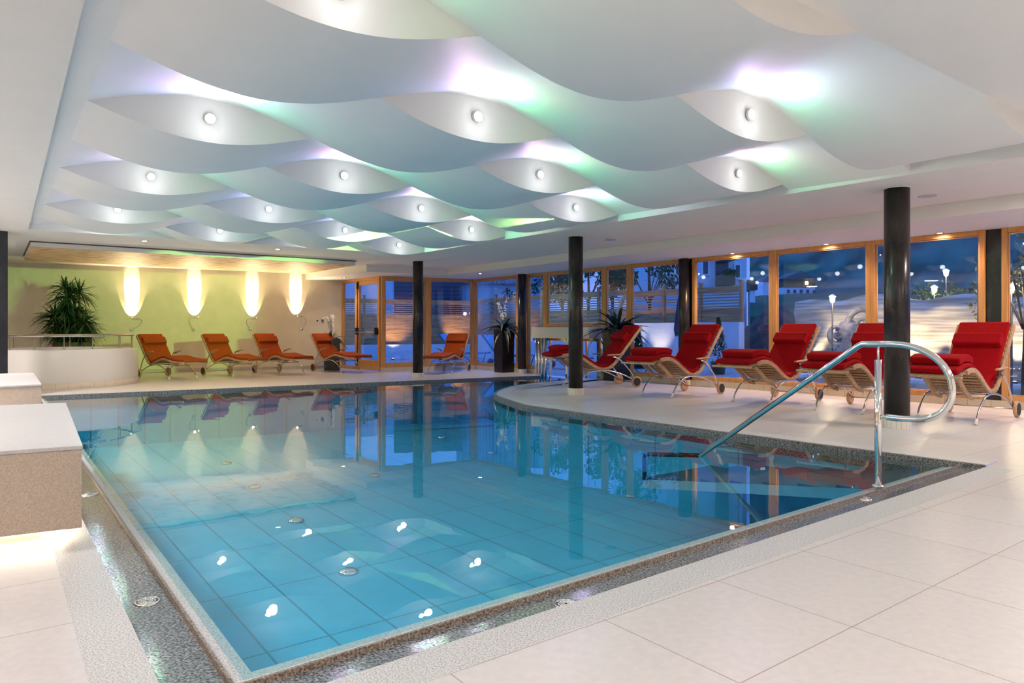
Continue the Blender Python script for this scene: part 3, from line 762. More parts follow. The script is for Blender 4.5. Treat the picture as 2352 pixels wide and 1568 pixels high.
reds = [((2.395,14.47),18,'red teak lounger closest to the swim gate, seen almost side on'),
        ((3.515,12.87),38.5,'red cushioned teak lounger second from the swim gate, by the window post'),
        ((4.78,11.71),37,'red cushioned teak lounger in the middle of the red row, tall bright back'),
        ((5.55,10.59),40.5,'red cushioned teak lounger half hidden behind the nearest black column'),
        ((6.41,9.50),39,'red cushioned teak lounger at the front end of the row, behind the handrail loop')]
for k, (w, an, lab) in enumerate(reds):
    o = rl if k == 0 else copy_tree(rl)
    a = an*D; o.location = (w[0]-math.cos(a)*SW, w[1]-math.sin(a)*SW, .003); o.rotation_euler = (0,0,a)
    tag(o, lab, 'sun lounger', 'red sun loungers along the window front')
OF, OW = .50, 1.72
def orange_lounger():
    r = empty('lounge_chair', (0,0,0))
    prof = spline([(0,.405),(.3,.41),(.55,.435),(.80,.475),(.95,.455),(1.15,.395),(1.32,.345),(1.40,.37),(1.48,.44),(1.65,.66),(1.92,1.02)], 4)
    for s in (-1, 1):
        slabs(MB(), prof, s*.31-.014, s*.31+.014, -.03, .015).build('side_rail', 'teak', r, bevel=.005)
    b = MB(); acc = 0; last = prof[0]
    for p in prof[1:]:
        acc += math.hypot(p[0]-last[0], p[1]-last[1])
        if acc > .07:
            a = math.atan2(p[1]-last[1], p[0]-last[0]); b.box((p[0],0,p[1]), (.045,.61,.012), 0, -a); acc = 0
        last = p
    b.build('slats', 'teak', r)
    slabs(MB(), prof, -.30, .30, .012, .072).build('cushion', 'orange_fabric', r, bevel=.02, seg=3)
    slabs(MB(), spline([(1.70,.77),(1.76,.845),(1.82,.925)],3), -.29, .29, .03, .125).build('head_roll', 'orange_fabric', r, bevel=.04, seg=4)
    for s in (-1, 1):
        y = s*.345
        a1 = spline([(OF,0,0),(OF+.12,.17,0),(OF+.3,.285,0),(OF+.52,.33,0),(OF+.8,.30,0),(OF+1.05,.21,0),(OW,.12,0)], 5)
        MB().tube([(p[0],y,p[1]) for p in a1], .012, 8).build('leg_tube', 'steel', r)
        a2 = spline([(1.30,.60,0),(1.48,.55,0),(1.62,.38,0),(OW,.12,0)], 5)
        MB().tube([(p[0],y,p[1]) for p in a2], .012, 8).build('arm_tube', 'steel', r)
        MB().box((1.30,y+s*.01,.62), (.30,.05,.022), 0, .18).build('armrest', 'teak', r, bevel=.009)
        MB().tube([(OF+.04,y,.06),(OF-.01,y,0)], [.016,.02], 10).build('foot_cap', 'ivory', r)
        wheel(r, OW, s*.375, .11, s)
    MB().tube([(OW,-.36,.11),(OW,.36,.11)], .008, 8).tube([(.72,-.34,.30),(.72,.34,.30)], .010, 8).tube([(1.22,-.34,.32),(1.22,.34,.32)], .010, 8).tube([(.72,0,.31),(1.22,0,.32)], .008, 8).build('cross_bar', 'steel', r)
    return r
def pose(w1, w2, f1, f2):
    W1, W2, G1, G2 = U(*w1), U(*w2), U(*f1), U(*f2)
    wm = lerp(W1, W2, .5); fm = lerp(G1, G2, .5); d = nrm((wm[0]-fm[0], wm[1]-fm[1])); m = lerp(wm, fm, .5); h_ = (OF+OW)/2
    return (m[0]-d[0]*h_, m[1]-d[1]*h_, .003), math.atan2(d[1], d[0])
ol = orange_lounger()
oranges = [(((318,868),(390.6,864),(385.8,872),(451.4,868)), 'orange cushioned lounge chair right beside the white whirlpool drum'),
           (((465.3,862),(533,858.6),(532,865.7),(594.5,862.7)), 'orange cushioned lounge chair second from the white drum under the second wall light'),
           (((580,857),(643.5,852.5),(645.5,860),(701.6,858)), 'orange cushioned lounge chair third from the white drum under the third wall light'),
           (((716,852),(771,849.4),(782.9,856),(835,853)), 'orange cushioned lounge chair in front of the flowering planter next to the door'),
           (((1082.6,852),(1018,850),(1037.5,858.6),(977.5,856.5)), 'orange cushioned lounge chair alone at the glazed corner behind the far column')]
for k, (pp, lab) in enumerate(oranges):
    o = ol if k == 0 else copy_tree(ol)
    o.location, a = pose(*pp); o.rotation_euler = (0,0,a)
    tag(o, lab, 'lounge chair', 'orange lounge chairs at the back of the room')

# ------------------------------------------------------------------ wall reading lights
def bwp(px): return hit(WL, C3, px)
BN = (BWD[1], -BWD[0])       # into the room
lamps_ = [((302,757),(322,745),(323,733),(303,731),303,'gooseneck wall light nearest the potted dracaena'),
          ((444,757),(435,742),(438,730),(457,729),446,'gooseneck wall light second from the dracaena'),
          ((574,756),(565.5,743),(569,732),(589,731),579,'gooseneck wall light third from the dracaena'),
          ((693,755),(701,743),(698,729),(680,727),679,'gooseneck wall light nearest the wall switches')]
for bp_, k1, k2, hd, cxp, lab in lamps_:
    wb = bwp(bp_[0]); o = tag(empty('wall_light', (wb[0],wb[1],zat(wb[1],bp_[1]))), lab, 'wall light', 'gooseneck wall lights on the back wall')
    LO = (wb[0],wb[1],zat(wb[1],bp_[1]))
    def wpt(p, d): q = bwp(p[0]); return (q[0]+BN[0]*d, q[1]+BN[1]*d, zat(q[1],p[1]))
    c = wpt(bp_, .015); b = MB()
    q = [(.045,0),(.045,.012),(.03,.03),(.012,.034)]
    b.lathe(q, (0,0,0), 20, 'X'); m_ = Matrix.Rotation(math.atan2(BN[1],BN[0]),3,'Z')
    b.v = [tuple(m_ @ Vector(v)+Vector(LO)) for v in b.v]; b.build('wall_rose', 'chrome', o, LO)
    pts = spline([wpt(bp_,.03), wpt(k1,.07), wpt(k2,.12), wpt(hd,.13)], 6)
    MB().tube(pts, .006, 8).build('gooseneck', 'steel', o, LO)
    h2 = pts[-1]; h1 = pts[-5]
    MB().tube([h1, h2], .013, 10).build('lamp_head', 'steel', o, LO)
    q = bwp(cxp); L_ = (q[0]+BN[0]*.13, q[1]+BN[1]*.13, h2[2]+.03)
    MB().lathe([(.010,0),(.006,.004)], (h2[0]*.9+h1[0]*.1,h2[1]*.9+h1[1]*.1,h2[2]+.0125), 10).build('led', 'lamp_tiny', o, LO)
    lamp('SPOT', L_, 290, (1,.85,.64), .006, (L_[0]-BN[0]*math.tan(24*D), L_[1]-BN[1]*math.tan(24*D), L_[2]+1), 40*D, .15, name='wall_light_beam')
    lamp('SPOT', L_, 14, (1,.78,.46), .008, (L_[0]-BN[0]*math.tan(38*D), L_[1]-BN[1]*math.tan(38*D), L_[2]+1), 76*D, .08, name='wall_light_spill')
    lamp('SPOT', (L_[0]+BN[0]*.12,L_[1]+BN[1]*.12,L_[2]), 75, (1,.74,.42), .03, (L_[0]+BN[0]*.8,L_[1]+BN[1]*.8,L_[2]+1), 130*D, .8, name='wall_light_up')
for px, nm, lab in ((728.5,'light_switch','white light switch plate right of the last wall light'), (740.5,'thermostat','small grey thermostat beside the white switch plate')):
    q = bwp(px); z = zat(q[1], 736)
    o = tag(MB().box((q[0]+BN[0]*.008,q[1]+BN[1]*.008,z), (.09,.016,.09 if px < 730 else .15), math.atan2(BWD[1],BWD[0])).build(nm+'_plate' if 0 else nm, 'white_gloss' if px < 730 else 'steel', None, (q[0],q[1],z), bevel=.004), lab, 'switch' if px < 730 else 'thermostat')
    MB().box((0,0,0), (.045,.01,.045), math.atan2(BWD[1],BWD[0])).build('rocker' if px < 730 else 'dial', 'dark_plastic', o).location = (BN[0]*.018,BN[1]*.018,0)

# ------------------------------------------------------------------ plants
def blade(b, p, d, ln, w, droop, n=5):
    """arched leaf blade from p in direction d"""
    d = Vector(d).normalized(); P = Vector(p); side = d.cross(Vector((0,0,1)))
    if side.length < .05: side = Vector((1,0,0))
    side.normalize(); vs = []
    for k in range(n+1):
        t = k/n; q = P+d*ln*t+Vector((0,0,-droop*t*t*ln)); ww = w*(.55+1.2*t-1.75*t*t) if t < 1 else 0
        ww = w*math.sin(PI*min(1,.18+.82*t))**.8 if t < 1 else .0005
        up = Vector((0,0,.18*ww))
        vs += [q-side*ww/2+up, q-Vector((0,0,.12*ww)), q+side*ww/2+up]
    fs = []
    for k in range(n):
        a = k*3; fs += [(a,a+1,a+4,a+3), (a+1,a+2,a+5,a+4)]
    b.add(vs, fs, True)
def rosette(b, c, n, ln, w, up=(.1,1.2), droop=(.2,.9), rnd=random):
    for k in range(n):
        th = rnd.uniform(0,2*PI); e = rnd.uniform(*up)
        blade(b, c, (math.cos(th)*math.cos(e), math.sin(th)*math.cos(e), math.sin(e)), ln*rnd.uniform(.7,1.1), w*rnd.uniform(.8,1.15), rnd.uniform(*droop))
# big dracaena
pc = (-10.55,16.75)
o = tag(empty('potted_dracaena', (*pc,0)), 'tall bushy potted dracaena behind the white whirlpool drum', 'plant')
MB().lathe([(.30,0),(.38,.50),(.42,.86),(.39,.87),(.37,.80),(.01,.80)], n=28).build('pot', 'brown_board', o)
b = MB(); f_ = MB(); R_ = random.Random(3)
for k in range(13):
    th = R_.uniform(0,2*PI); rr = R_.uniform(.05,.55); hh = R_.uniform(1.15,2.32)*(1-.15*rr/.55)
    top = (rr*math.cos(th)*1.1, rr*math.sin(th), hh)
    b.tube(spline([(top[0]*.25,top[1]*.25,.8),(top[0]*.7,top[1]*.7,.8+(hh-.8)*.5),top],4), .018, 6)
    rosette(f_, top, 58, .52, .034, (-.5,1.35), (.05,.75), R_)
    for zz in (.35,.65):
        rosette(f_, lerp((top[0]*.4,top[1]*.4,.8), top, zz), 26, .45, .03, (-.4,.9), (.3,1.0), R_)
b.build('stems', 'bark', o); f_.build('foliage', 'leaf', o, fix=False)
def planter(c, side, h, rot, lab, leaf='leaf', seed=1, ln=.62, flowers=3, n=34, fz=.75, w=.06):
    o = tag(empty('planter', (*c,0), rot), lab, 'planter'); R_ = random.Random(seed); s = side/2
    b = MB(); t_ = .92
    vs = [(x*s*t_, y*s*t_, 0) for x, y in ((-1,-1),(1,-1),(1,1),(-1,1))]+[(x*s,y*s,h) for x, y in ((-1,-1),(1,-1),(1,1),(-1,1))]+[(x*(s-.03),y*(s-.03),h) for x, y in ((-1,-1),(1,-1),(1,1),(-1,1))]+[(x*(s-.03),y*(s-.03),h-.05) for x, y in ((-1,-1),(1,-1),(1,1),(-1,1))]
    fs = [(3,2,1,0)]+[(k*4+i,k*4+(i+1)%4,k*4+4+(i+1)%4,k*4+4+i) for k in range(3) for i in range(4)]
    b.add(vs, fs, False); b.build('pot', 'planter', o, bevel=.006)
    MB().box((0,0,h-.055), (side-.07,side-.07,.02)).build('soil', 'soil', o)
    f_ = MB(); rosette(f_, (0,0,h-.03), n, ln, w, (.1,1.35), (.25,1.1), R_); f_.build('foliage', leaf, o, fix=False)
    if flowers:
        st = MB(); pt = MB()
        for k in range(flowers):
            th = R_.uniform(0,2*PI); l_ = R_.uniform(.8,1)*fz; e = (math.cos(th)*.22*l_, math.sin(th)*.22*l_, h+l_)
            cu = spline([(0,0,h-.05),(e[0]*.3,e[1]*.3,h+l_*.5),e],6); st.tube(cu, .006, 6)
            for q in cu[5:]:
                for m in range(4):
                    a = R_.uniform(0,2*PI); cc = (q[0]+.03*math.cos(a), q[1]+.03*math.sin(a), q[2]+R_.uniform(-.03,.03))
                    for u in range(5):
                        an = a+u*2*PI/5; pt.add([cc, (cc[0]+.03*math.cos(an),cc[1]+.012*math.sin(a),cc[2]+.03*math.sin(an)), (cc[0]+.03*math.cos(an+.8),cc[1]+.014,cc[2]+.03*math.sin(an+.8))], [(0,1,2)])
        st.build('flower_stems', 'stem', o); pt.build('blossoms', 'petal', o, fix=False)
    return o
planter((-.22,19.15), .42, 1.18, .62, 'tall black square planter with spiky plant between far lounge chair and gate', 'leaf_purple', 5, .80, 2, 34, .85, .085)
planter((2.42,15.95), .50, 1.17, .55, 'tall black square planter with dark spiky plant behind the side on red lounger', 'leaf_purple', 8, .95, 3, 44, .80, .09)
planter((-5.22,20.15), .46, .90, .3, 'black planter with white flower spikes between back wall and door', 'leaf', 11, .52, 5, 40, .72, .045)

# ------------------------------------------------------------------ outside
gz = -.03
b = MB(); out1 = facin(3600,-.13); 
tp = [xy(-12,11.2+.9), (FN[0]+.1,FN[1]+.05)]
b.add([(40,-6,gz),(60,60,gz),(-40,60,gz),(-14,24,gz),(C3[0]-.1,C3[1]+.25,gz),(C3[0]+.1,C3[1]+.12,gz),(C2[0]+.08,C2[1]+.16,gz),(C1[0]+.0,C1[1]+.16,gz),(FN[0]+.14,FN[1]+.1,gz)], [tuple(range(9))])
struct('ground_outside', b, 'terrace')
# outdoor pool
oc = [facin(2300,-.9), facin(1700,-.9), facin(1700,-4.6), facin(2500,-4.6), facin(2900,-.9)]
q0, q1 = fac_a(1.0), fac_a(9.5)
tF = nrm((F2[0]-F1[0], F2[1]-F1[1])); nO = (tF[1], -tF[0])
def fo(a, d): p = fac_a(a); return (p[0]+nO[0]*d, p[1]+nO[1]*d)
op = tag(empty('outdoor_pool', (*fo(1,1.2),0)), 'outdoor pool with stone edge on the terrace behind the red loungers', 'swimming pool'); OL = (*fo(1,1.2),0)
MB().prism([fo(-3,1.2), fo(9.5,1.2), fo(9.5,4.9), fo(-3,4.9)], -.028, -.02).build('pool_floor', 'pool_tile', op, OL)
MB().prism([fo(-3,1.2), fo(9.5,1.2), fo(9.5,4.9), fo(-3,4.9)], -.015, 0.0).build('outdoor_water', 'water_out', op, OL)
b = MB(); b.seg(fo(-3,1.05), fo(9.8,1.05), .3, -.03, .04).seg(fo(9.65,1.2), fo(9.65,4.9), .3, -.03, .04).seg(fo(-3,5.05), fo(9.8,5.05), .3, -.03, .04); b.build('pool_edge', 'render_white', op, OL)
# fence
def fb(px, B=17.0):
    k = (px-CX)/F; a = (.8*B-k*.6*B)/(.6+k*.8); return xy(a, B)
def fence(p, q, z0, z1, npan, lab, white_base=None):
    o = tag(empty('garden_fence', (*p,z0)), lab, 'fence'); L_ = (*p,z0)
    t_ = nrm((q[0]-p[0], q[1]-p[1])); n_ = (-t_[1], t_[0])
    for k in range(npan):
        a, c = lerp(p, q, k/npan), lerp(p, q, (k+1)/npan)
        b = MB(); hb = z1-.62; nb = int((hb-z0)/.14)
        for m in range(nb): b.seg(a, c, .02, z0+m*(hb-z0)/nb, z0+(m+1)*(hb-z0)/nb-.006)
        for m in range(5): b.seg(a, c, .02, hb+.02+m*.085, hb+.055+m*.085)
        b.seg(a, c, .03, z1-.19, z1); b.build('panel', 'fence_wood', o, L_)
    for k in range(npan+1):
        a = lerp(p, q, k/npan); MB().box((a[0],a[1],(z0+z1+.12)/2), (.09,.09,z1-z0+.12), math.atan2(t_[1],t_[0])).box((a[0],a[1],z1+.13), (.13,.13,.03), math.atan2(t_[1],t_[0])).build('fence_post', 'fence_wood', o, L_)
fence(fb(1703), fb(1450), 1.38, 2.42, 3, 'weathered board fence panels on the white garden wall before the white house')
fence(fb(1450), fb(1092), .95, 2.50, 6, 'long board fence with open slats at the top behind the far window panes')
pf = fb(1092); pq = (-12.5, pf[1]-6.0)
fence(pf, pq, .55, 2.42, 5, 'board fence section beyond the glazed corner and the door')
wl = tag(MB().seg(fb(1706), fb(1092), .25, gz, .96, .05).seg(fb(1706), fb(1450), .25, .96, 1.38, .05).seg(pf, pq, .25, gz, .56, .05).build('garden_wall', 'render_white', None, (*fb(1706),0)), 'low white rendered garden wall carrying the board fence', 'garden wall')
# stone wall with uplights
def wbp(px, B=18.4): return fb(px, B)
b = MB(); pA, pB = wbp(1826), wbp(2800); n_ = 40; vs = []
R_ = random.Random(4)
tt = nrm((pB[0]-pA[0], pB[1]-pA[1])); nn = (-tt[1], tt[0])
rows = 6
for k in range(n_+1):
    p = lerp(pA, pB, k/n_); top = 1.95+.06*math.sin(k*.7)+.12*math.exp(-((k-9)/3)**2)
    for m in range(rows+1): 
        w_ = .06*math.sin(k*1.3+m*2.1)
        vs.append((p[0]+nn[0]*w_, p[1]+nn[1]*w_, gz+(top-gz)*m/rows))
    vs.append((p[0]-nn[0]*-.6*0+ (tt[1])*-.8*-1*0 + nn[0]*0, p[1], top)); vs[-1] = (p[0]+.5*.8, p[1]+.5*.6, top)
    vs.append((p[0]+.5*.8, p[1]+.5*.6, gz))
m_ = rows+3
b.add(vs, [(k*m_+r_, (k+1)*m_+r_, (k+1)*m_+r_+1, k*m_+r_+1) for k in range(n_) for r_ in range(m_-1)], True)
tag(b.build('stone_wall', 'stone_wall', None, (*pA,0)), 'rough layered stone retaining wall lit from below across the outdoor pool', 'stone wall')
for px in (1850, 1935, 2060, 2110, 2200, 2330):
    p = wbp(px, 17.95); o = tag(empty('ground_spot', (*p,gz)), 'ground spot lighting the stone retaining wall', 'garden light', 'uplights at the stone wall')
    MB().lathe([(.06,0),(.06,.05),(.045,.06)], n=14).build('housing', 'dark_plastic', o); MB().lathe([(.04,.061),(.02,.063)], n=14).build('lens', 'lamp_tiny', o)
    lamp('SPOT', (p[0],p[1],.06), 130, (1,.76,.47), .04, (p[0]+.35,p[1]+.26,1.9), 70*D, .6, name='ground_spot_beam')
# sculpture: rounded stone with coils
sc = wbp(1952, 17.6); so = tag(empty('stone_sculpture', (*sc,0)), 'carved stone sculpture of rounded coils in front of the lit stone wall', 'sculpture')
R_ = random.Random(9)
def coil(b, c, r0, r1, turns, th, ax):
    pts = []; rr = []
    for k in range(int(turns*18)+1):
        t = k/(turns*18); a = 2*PI*turns*t+ax; r_ = r0+(r1-r0)*t
        pts.append((c[0]+r_*math.cos(a)*.82, c[1]-.10*(1-t), c[2]+r_*math.sin(a))); rr.append(th*(.5+.6*t))
    b.tube(pts, rr, 12)
b = MB()
b.lathe([(.32,0),(.40,.15),(.36,.5),(.30,.9),(.34,1.15),(.22,1.35),(.05,1.42)], (0,.1,0), 20)
coil(b, (.30,-.05,1.30), .05, .46, 1.6, .075, 0); coil(b, (-.30,-.05,1.05), .03, .30, 1.8, .06, 1.2)
so.rotation_euler = (0,0,-.4); b.build('carving', 'sculpt_stone', so)
# lanterns
def lantern(px, py, B, lab, post=True, power=7):
    p = fb(px, B) if B < 40 else fb(px, B); z = zat(p[1], py)
    o = tag(empty('garden_lantern', (*p,gz)), lab, 'lantern', 'garden lanterns outside'); h_ = z-gz
    MB().lathe([(.06,0),(.022,.04),(.018,h_-.08)], n=12).build('post', 'dark_plastic', o)
    MB().lathe([(.03,h_-.08),(.05,h_-.05),(.06,h_+.04),(.035,h_+.06)], n=12).build('glass_body', 'lantern_glow', o)
    MB().lathe([(.09,h_+.06),(.075,h_+.09),(.02,h_+.13)], n=12).build('cap', 'trim_white', o)
    lamp('POINT', (p[0]-.2,p[1]-.2,z), power, (1,.78,.48), .08, name='lantern_light')
lantern(1912,687,16.9, 'bright garden lantern above the carved stone sculpture')
lantern(2146,665,19.6, 'bright garden lantern on a short white post behind the stone wall')
lantern(2173,627,21.0, 'highest bright garden lantern up the dark slope')
lantern(2323,660,15.2, 'bright garden lantern beside the twiggy tree past the last window post', power=12)
# slope and mountain
def height(X, Y):
    q = ab((X,Y)); d = q[1]-18.9
    if d < 0: return gz
    base = 1.55+.062*d+.5*math.sin(X*.21)*math.cos(Y*.17)*min(1,d/6)
    hh = base
    if d > 74: hh += (d-74)*1.3*(.8+.25*math.sin(q[0]*.05))
    return hh
b = MB(); na, nb_ = 70, 50; vs = []
for i in range(na+1):
    k_ = (1722+1500*i/na-CX)/F; bs_ = 18.95 if i > 5 else 22.0
    y_s = bs_/(.8*k_+.6)
    for k in range(nb_+1):
        Y = y_s+(k/nb_)**2*(190-y_s); X = k_*Y; vs.append((X, Y, height(X, Y) if k else gz))
b.add(vs, [(i*(nb_+1)+k,(i+1)*(nb_+1)+k,(i+1)*(nb_+1)+k+1,i*(nb_+1)+k+1) for i in range(na) for k in range(nb_)], True)
o = b.build('hillside', ['grass','forest'], None, (0,0,0)); tag(o, kind='structure')
for p in o.data.polygons:
    c = p.center; p.material_index = 1 if ab((c[0],c[1]))[1] > 90 else 0
# earth bank between fence end and stone wall
b = MB(); e0, e1 = fb(1700,17.4), fb(1862,17.6); vs = []; 
for i in range(13):
    for k in range(9):
        p = lerp(e0, e1, i/12); z = gz+ (1.55*math.sin(PI*.5*k/8))*(1-.25*math.cos(i*.5))*1.05
        vs.append((p[0]*(1+.02*k)+.05*math.sin(i*3+k), p[1]*(1+.02*k), z))
b.add(vs, [(i*9+k,(i+1)*9+k,(i+1)*9+k+1,i*9+k+1) for i in range(12) for k in range(8)], True)
tag(b.build('earth_bank', 'earth', None, (*e0,0)), 'dark reddish earth bank between the fence end and the stone wall', 'earth bank', kind='stuff')
# foliage helper
def leaves(b, c, rad, n, sz, R_, shape=(1,1,1)):
    for k in range(n):
        while 1:
            d = Vector((R_.uniform(-1,1),R_.uniform(-1,1),R_.uniform(-1,1)))
            if .25 < d.length < 1: break
        p = Vector(c)+Vector((d.x*rad*shape[0], d.y*rad*shape[1], d.z*rad*shape[2]))
        u = Vector((R_.uniform(-1,1),R_.uniform(-1,1),R_.uniform(-1,1))).normalized(); v = u.cross(Vector((R_.uniform(-1,1),R_.uniform(-1,1),1))).normalized()
        s_ = sz*R_.uniform(.6,1.3)
        b.add([p-u*s_, p-v*s_*.5, p+u*s_, p+v*s_*.5], [(0,1,2,3)])
def tree(p, h, cr, z0, lab, seed, leaf='foliage', nl=1400, sz=.11, trunk=.09):
    R_ = random.Random(seed); o = tag(empty('garden_tree', (*p,z0)), lab, 'tree'); b = MB(); f_ = MB()
    b.tube([(0,0,0),(.05,0,h*.5),(0,.05,h*.8)], [trunk,trunk*.7,trunk*.3], 8)
    for k in range(9):
        th = R_.uniform(0,2*PI); e = (cr*.7*math.cos(th), cr*.7*math.sin(th), h*R_.uniform(.55,1.0))
        b.tube(spline([(0,0,h*.4),(e[0]*.5,e[1]*.5,h*.6),e],3), .02, 5)
        leaves(f_, e, cr*.42, nl//9, sz, R_)
    b.build('trunk', 'bark', o); f_.build('foliage', leaf, o, fix=False); return o
tree(fb(1290,23), 5.6, 1.5, 0, 'leafy tree behind the fence left of the middle column', 21)
tree(fb(1350,24), 6.2, 2.0, 0, 'leafy tree above the fence just right of the middle column', 22, nl=2000)
tree(fb(1405,23), 6.0, 1.3, 0, 'slender leafy tree behind the flower planter pane', 23)
tree(fb(1490,23), 5.6, 1.7, 0, 'leafy tree in front of the white house', 24, nl=1800)
tree(fb(1150,24), 4.6, 1.2, 0, 'small tree behind the fence at the glazed corner', 25)
tree(fb(2350,14.9), 3.0, .95, gz, 'twiggy tree with yellow lantern light painted on its leaves past the last window post', 26, 'foliage_lantern_lit', 1200, .05, .04)
def cone_shrub(px, B, h_, w_, lab, seed):
    p = fb(px, B); o = tag(empty('conifer_shrub', (*p,gz)), lab, 'shrub'); R_ = random.Random(seed); f_ = MB()
    MB().lathe([(.16,0),(.22,.34),(.19,.35)], n=16).build('pot', 'planter', o)
    for k in range(900):
        t = R_.random()**.7; th = R_.uniform(0,2*PI); r_ = w_*(1-t)*R_.uniform(.6,1); q = Vector((r_*math.cos(th), r_*math.sin(th), .34+h_*t))
        u = Vector((math.cos(th),math.sin(th),1)).normalized(); v = Vector((-math.sin(th),math.cos(th),0)); f_.add([q, q+v*.02+u*.03, q+u*.08, q-v*.02+u*.03], [(0,1,2,3)])
    f_.build('foliage', 'foliage', o, fix=False)
cone_shrub(1650, 15.6, 1.15, .30, 'dark conical conifer in a pot before the white garden wall', 31)
cone_shrub(1003, 19.5, 1.6, .34, 'conical shrub outside the corner window near the fence', 32)
cone_shrub(1466, 16.0, .9, .22, 'small conical shrub outside beside the dark planter pane', 33)
b = MB(); p = fb(2215,20.4); R_ = random.Random(5)
for k in range(7): leaves(b, (p[0]+k*.35-.8, p[1]-k*.25+.5, 1.9+.1*math.sin(k*2)), .55, 260, .06, R_)
tag(b.build('hedge', 'foliage', None, (*p,0), fix=False), 'green shrubs growing on top of the stone wall', 'hedge', kind='stuff')
# outdoor loungers and parasol
def out_lounger():
    r = empty('outdoor_lounger', (0,0,0))
    pr = [(0,.34),(1.25,.34),(1.85,1.0)]
    slabs(MB(), pr, -.29, .29, 0, .05).build('sling', 'blue_fabric', r, bevel=.012)
    b = MB()
    for s in (-1,1):
        b.tube([(0,s*.31,.33),(1.25,s*.31,.33),(1.86,s*.31,1.01)], .016, 8).tube([(.2,s*.31,.33),(.32,s*.31,0)], .014, 8).tube([(.95,s*.31,.33),(.5,s*.31,.02)], .014, 8).tube([(1.05,s*.31,.50),(1.45,s*.31,.50)], .012, 8)
    b.tube([(1.86,-.31,1.01),(1.86,.31,1.01)], .016, 8).build('frame', 'blue_frame', r)
    for s in (-1,1): MB().lathe([(.11,-.02),(.12,0),(.11,.02)], (1.5,s*.33,.12), 20, 'Y').build('wheel', 'blue_frame', r)
    MB().tube([(1.5,-.33,.12),(1.5,.33,.12)], .01, 6).tube([(1.2,-.29,.32),(1.5,-.29,.12)], .012, 6).tube([(1.2,.29,.32),(1.5,.29,.12)], .012, 6).build('wheel_bracket', 'blue_frame', r)
    return r
ou = out_lounger()
outs = [(fb(868,14.8),2.5,'blue outdoor lounger seen through the glass of the panic door'), (fb(1000,15.8),2.6,'blue outdoor lounger behind the mullion at the far column'),
        (fb(1118,14.6),2.7,'blue outdoor lounger outside the pane right of the glazed corner'), (fb(1228,14.2),2.6,'blue outdoor lounger outside the narrow pane by the gate'),
        (fb(1352,14.2),2.5,'blue outdoor lounger seen through the gate glass'), (fb(1520,14.4),2.3,'blue outdoor lounger behind the red lounger second from the gate')]
for k, (p, a, lab) in enumerate(outs):
    o = ou if k == 0 else copy_tree(ou); o.location = (p[0],p[1],gz+.003); o.rotation_euler = (0,0,a)
    tag(o, lab, 'outdoor lounger', 'blue loungers on the terrace')
p = fb(1562,14.9); o = tag(empty('closed_parasol', (*p,gz)), 'closed dark blue parasol on the terrace beside the window post', 'parasol')
MB().lathe([(.25,0),(.25,.06),(.03,.08)], n=20).build('base', 'dark_plastic', o)
MB().lathe([(.02,.08),(.02,2.3)], n=10).build('pole', 'steel', o)
b = MB(); n_ = 16; vs = []
for j_, (r_, z_) in enumerate([(.13,1.08),(.17,1.2),(.12,1.6),(.07,2.0),(.02,2.3)]):
    for k in range(n_): 
        a = 2*PI*k/n_; q = r_*(1 if k % 2 else .6); vs.append((q*math.cos(a), q*math.sin(a), z_-(.08 if j_ == 0 and k % 2 else 0)))
b.add(vs, [(j_*n_+k, j_*n_+(k+1)%n_, (j_+1)*n_+(k+1)%n_, (j_+1)*n_+k) for j_ in range(4) for k in range(n_)], True); b.build('canopy', 'parasol_blue', o)
# houses
def house(x0, x1, y0, y1, z0, z1, lab, wallm, wins, extra=None):
    o = tag(empty('house', (x0,y0,z0)), lab, 'house'); L_ = (x0,y0,z0)
    MB().box(((x0+x1)/2,(y0+y1)/2,(z0+z1)/2), (x1-x0,y1-y0,z1-z0)).build('wall', wallm, o, L_)
    for (pa, pb_, ya, yb) in wins:
        X0, X1 = (pa-CX)*y0/F, (pb_-CX)*y0/F; Z1, Z0 = zat(y0, ya), zat(y0, yb)
        w = MB().box(((X0+X1)/2,y0-.02,(Z0+Z1)/2), (X1-X0+.16,.1,Z1-Z0+.16)).build('window', 'trim_white', o, L_)
        MB().box(((X0+X1)/2,y0-.06,(Z0+Z1)/2), (X1-X0,.06,Z1-Z0)).build('glazing', 'window_dark', w, L_)
    return o, L_
Yh = 34.0; X_ = lambda px: (px-CX)*Yh/F; Z_ = lambda py: zat(Yh, py)
o, L_ = house(X_(1530), X_(1715), Yh, Yh+9, 0, 8.6, 'white rendered house with wooden balconies behind the fence', 'render_white', [(1552,1567,600,628),(1614,1625,600,629),(1689,1698,609,637)])
MB().box(((X_(1643)+X_(1672))/2,Yh-.03,(Z_(655)+8.4)/2), (X_(1672)-X_(1643),.1,8.4-Z_(655))).build('loggia', 'window_dark', o, L_)
MB().box(((X_(1643)+X_(1674))/2,Yh-.5,(Z_(657)+Z_(634))/2), (X_(1674)-X_(1643),1.0,Z_(634)-Z_(657))).build('balcony', 'brown_board', o, L_)
MB().box(((X_(1643)+X_(1674))/2,Yh-.5,(Z_(602)+Z_(585))/2), (X_(1674)-X_(1643),1.0,Z_(585)-Z_(602))).build('balcony', 'brown_board', o, L_)
b = MB(); R_ = random.Random(2); leaves(b, ((X_(1643)+X_(1674))/2+.1,Yh-1.0,Z_(630)), .45, 240, .08, R_, (.9,.4,.35)); b.build('flower_box', 'foliage', o, L_, fix=False)
MB().box((X_(1728),Yh+1.0,(Z_(666)+Z_(642))/2), (X_(1740)-X_(1716),2.0,Z_(642)-Z_(666))).build('side_balcony', 'brown_board', o, L_)
MB().box((X_(1729.5),Yh+.2,Z_(666)/2+.0), (.09*3,.25,Z_(666))).build('balcony_post', 'trim_white', o, L_)
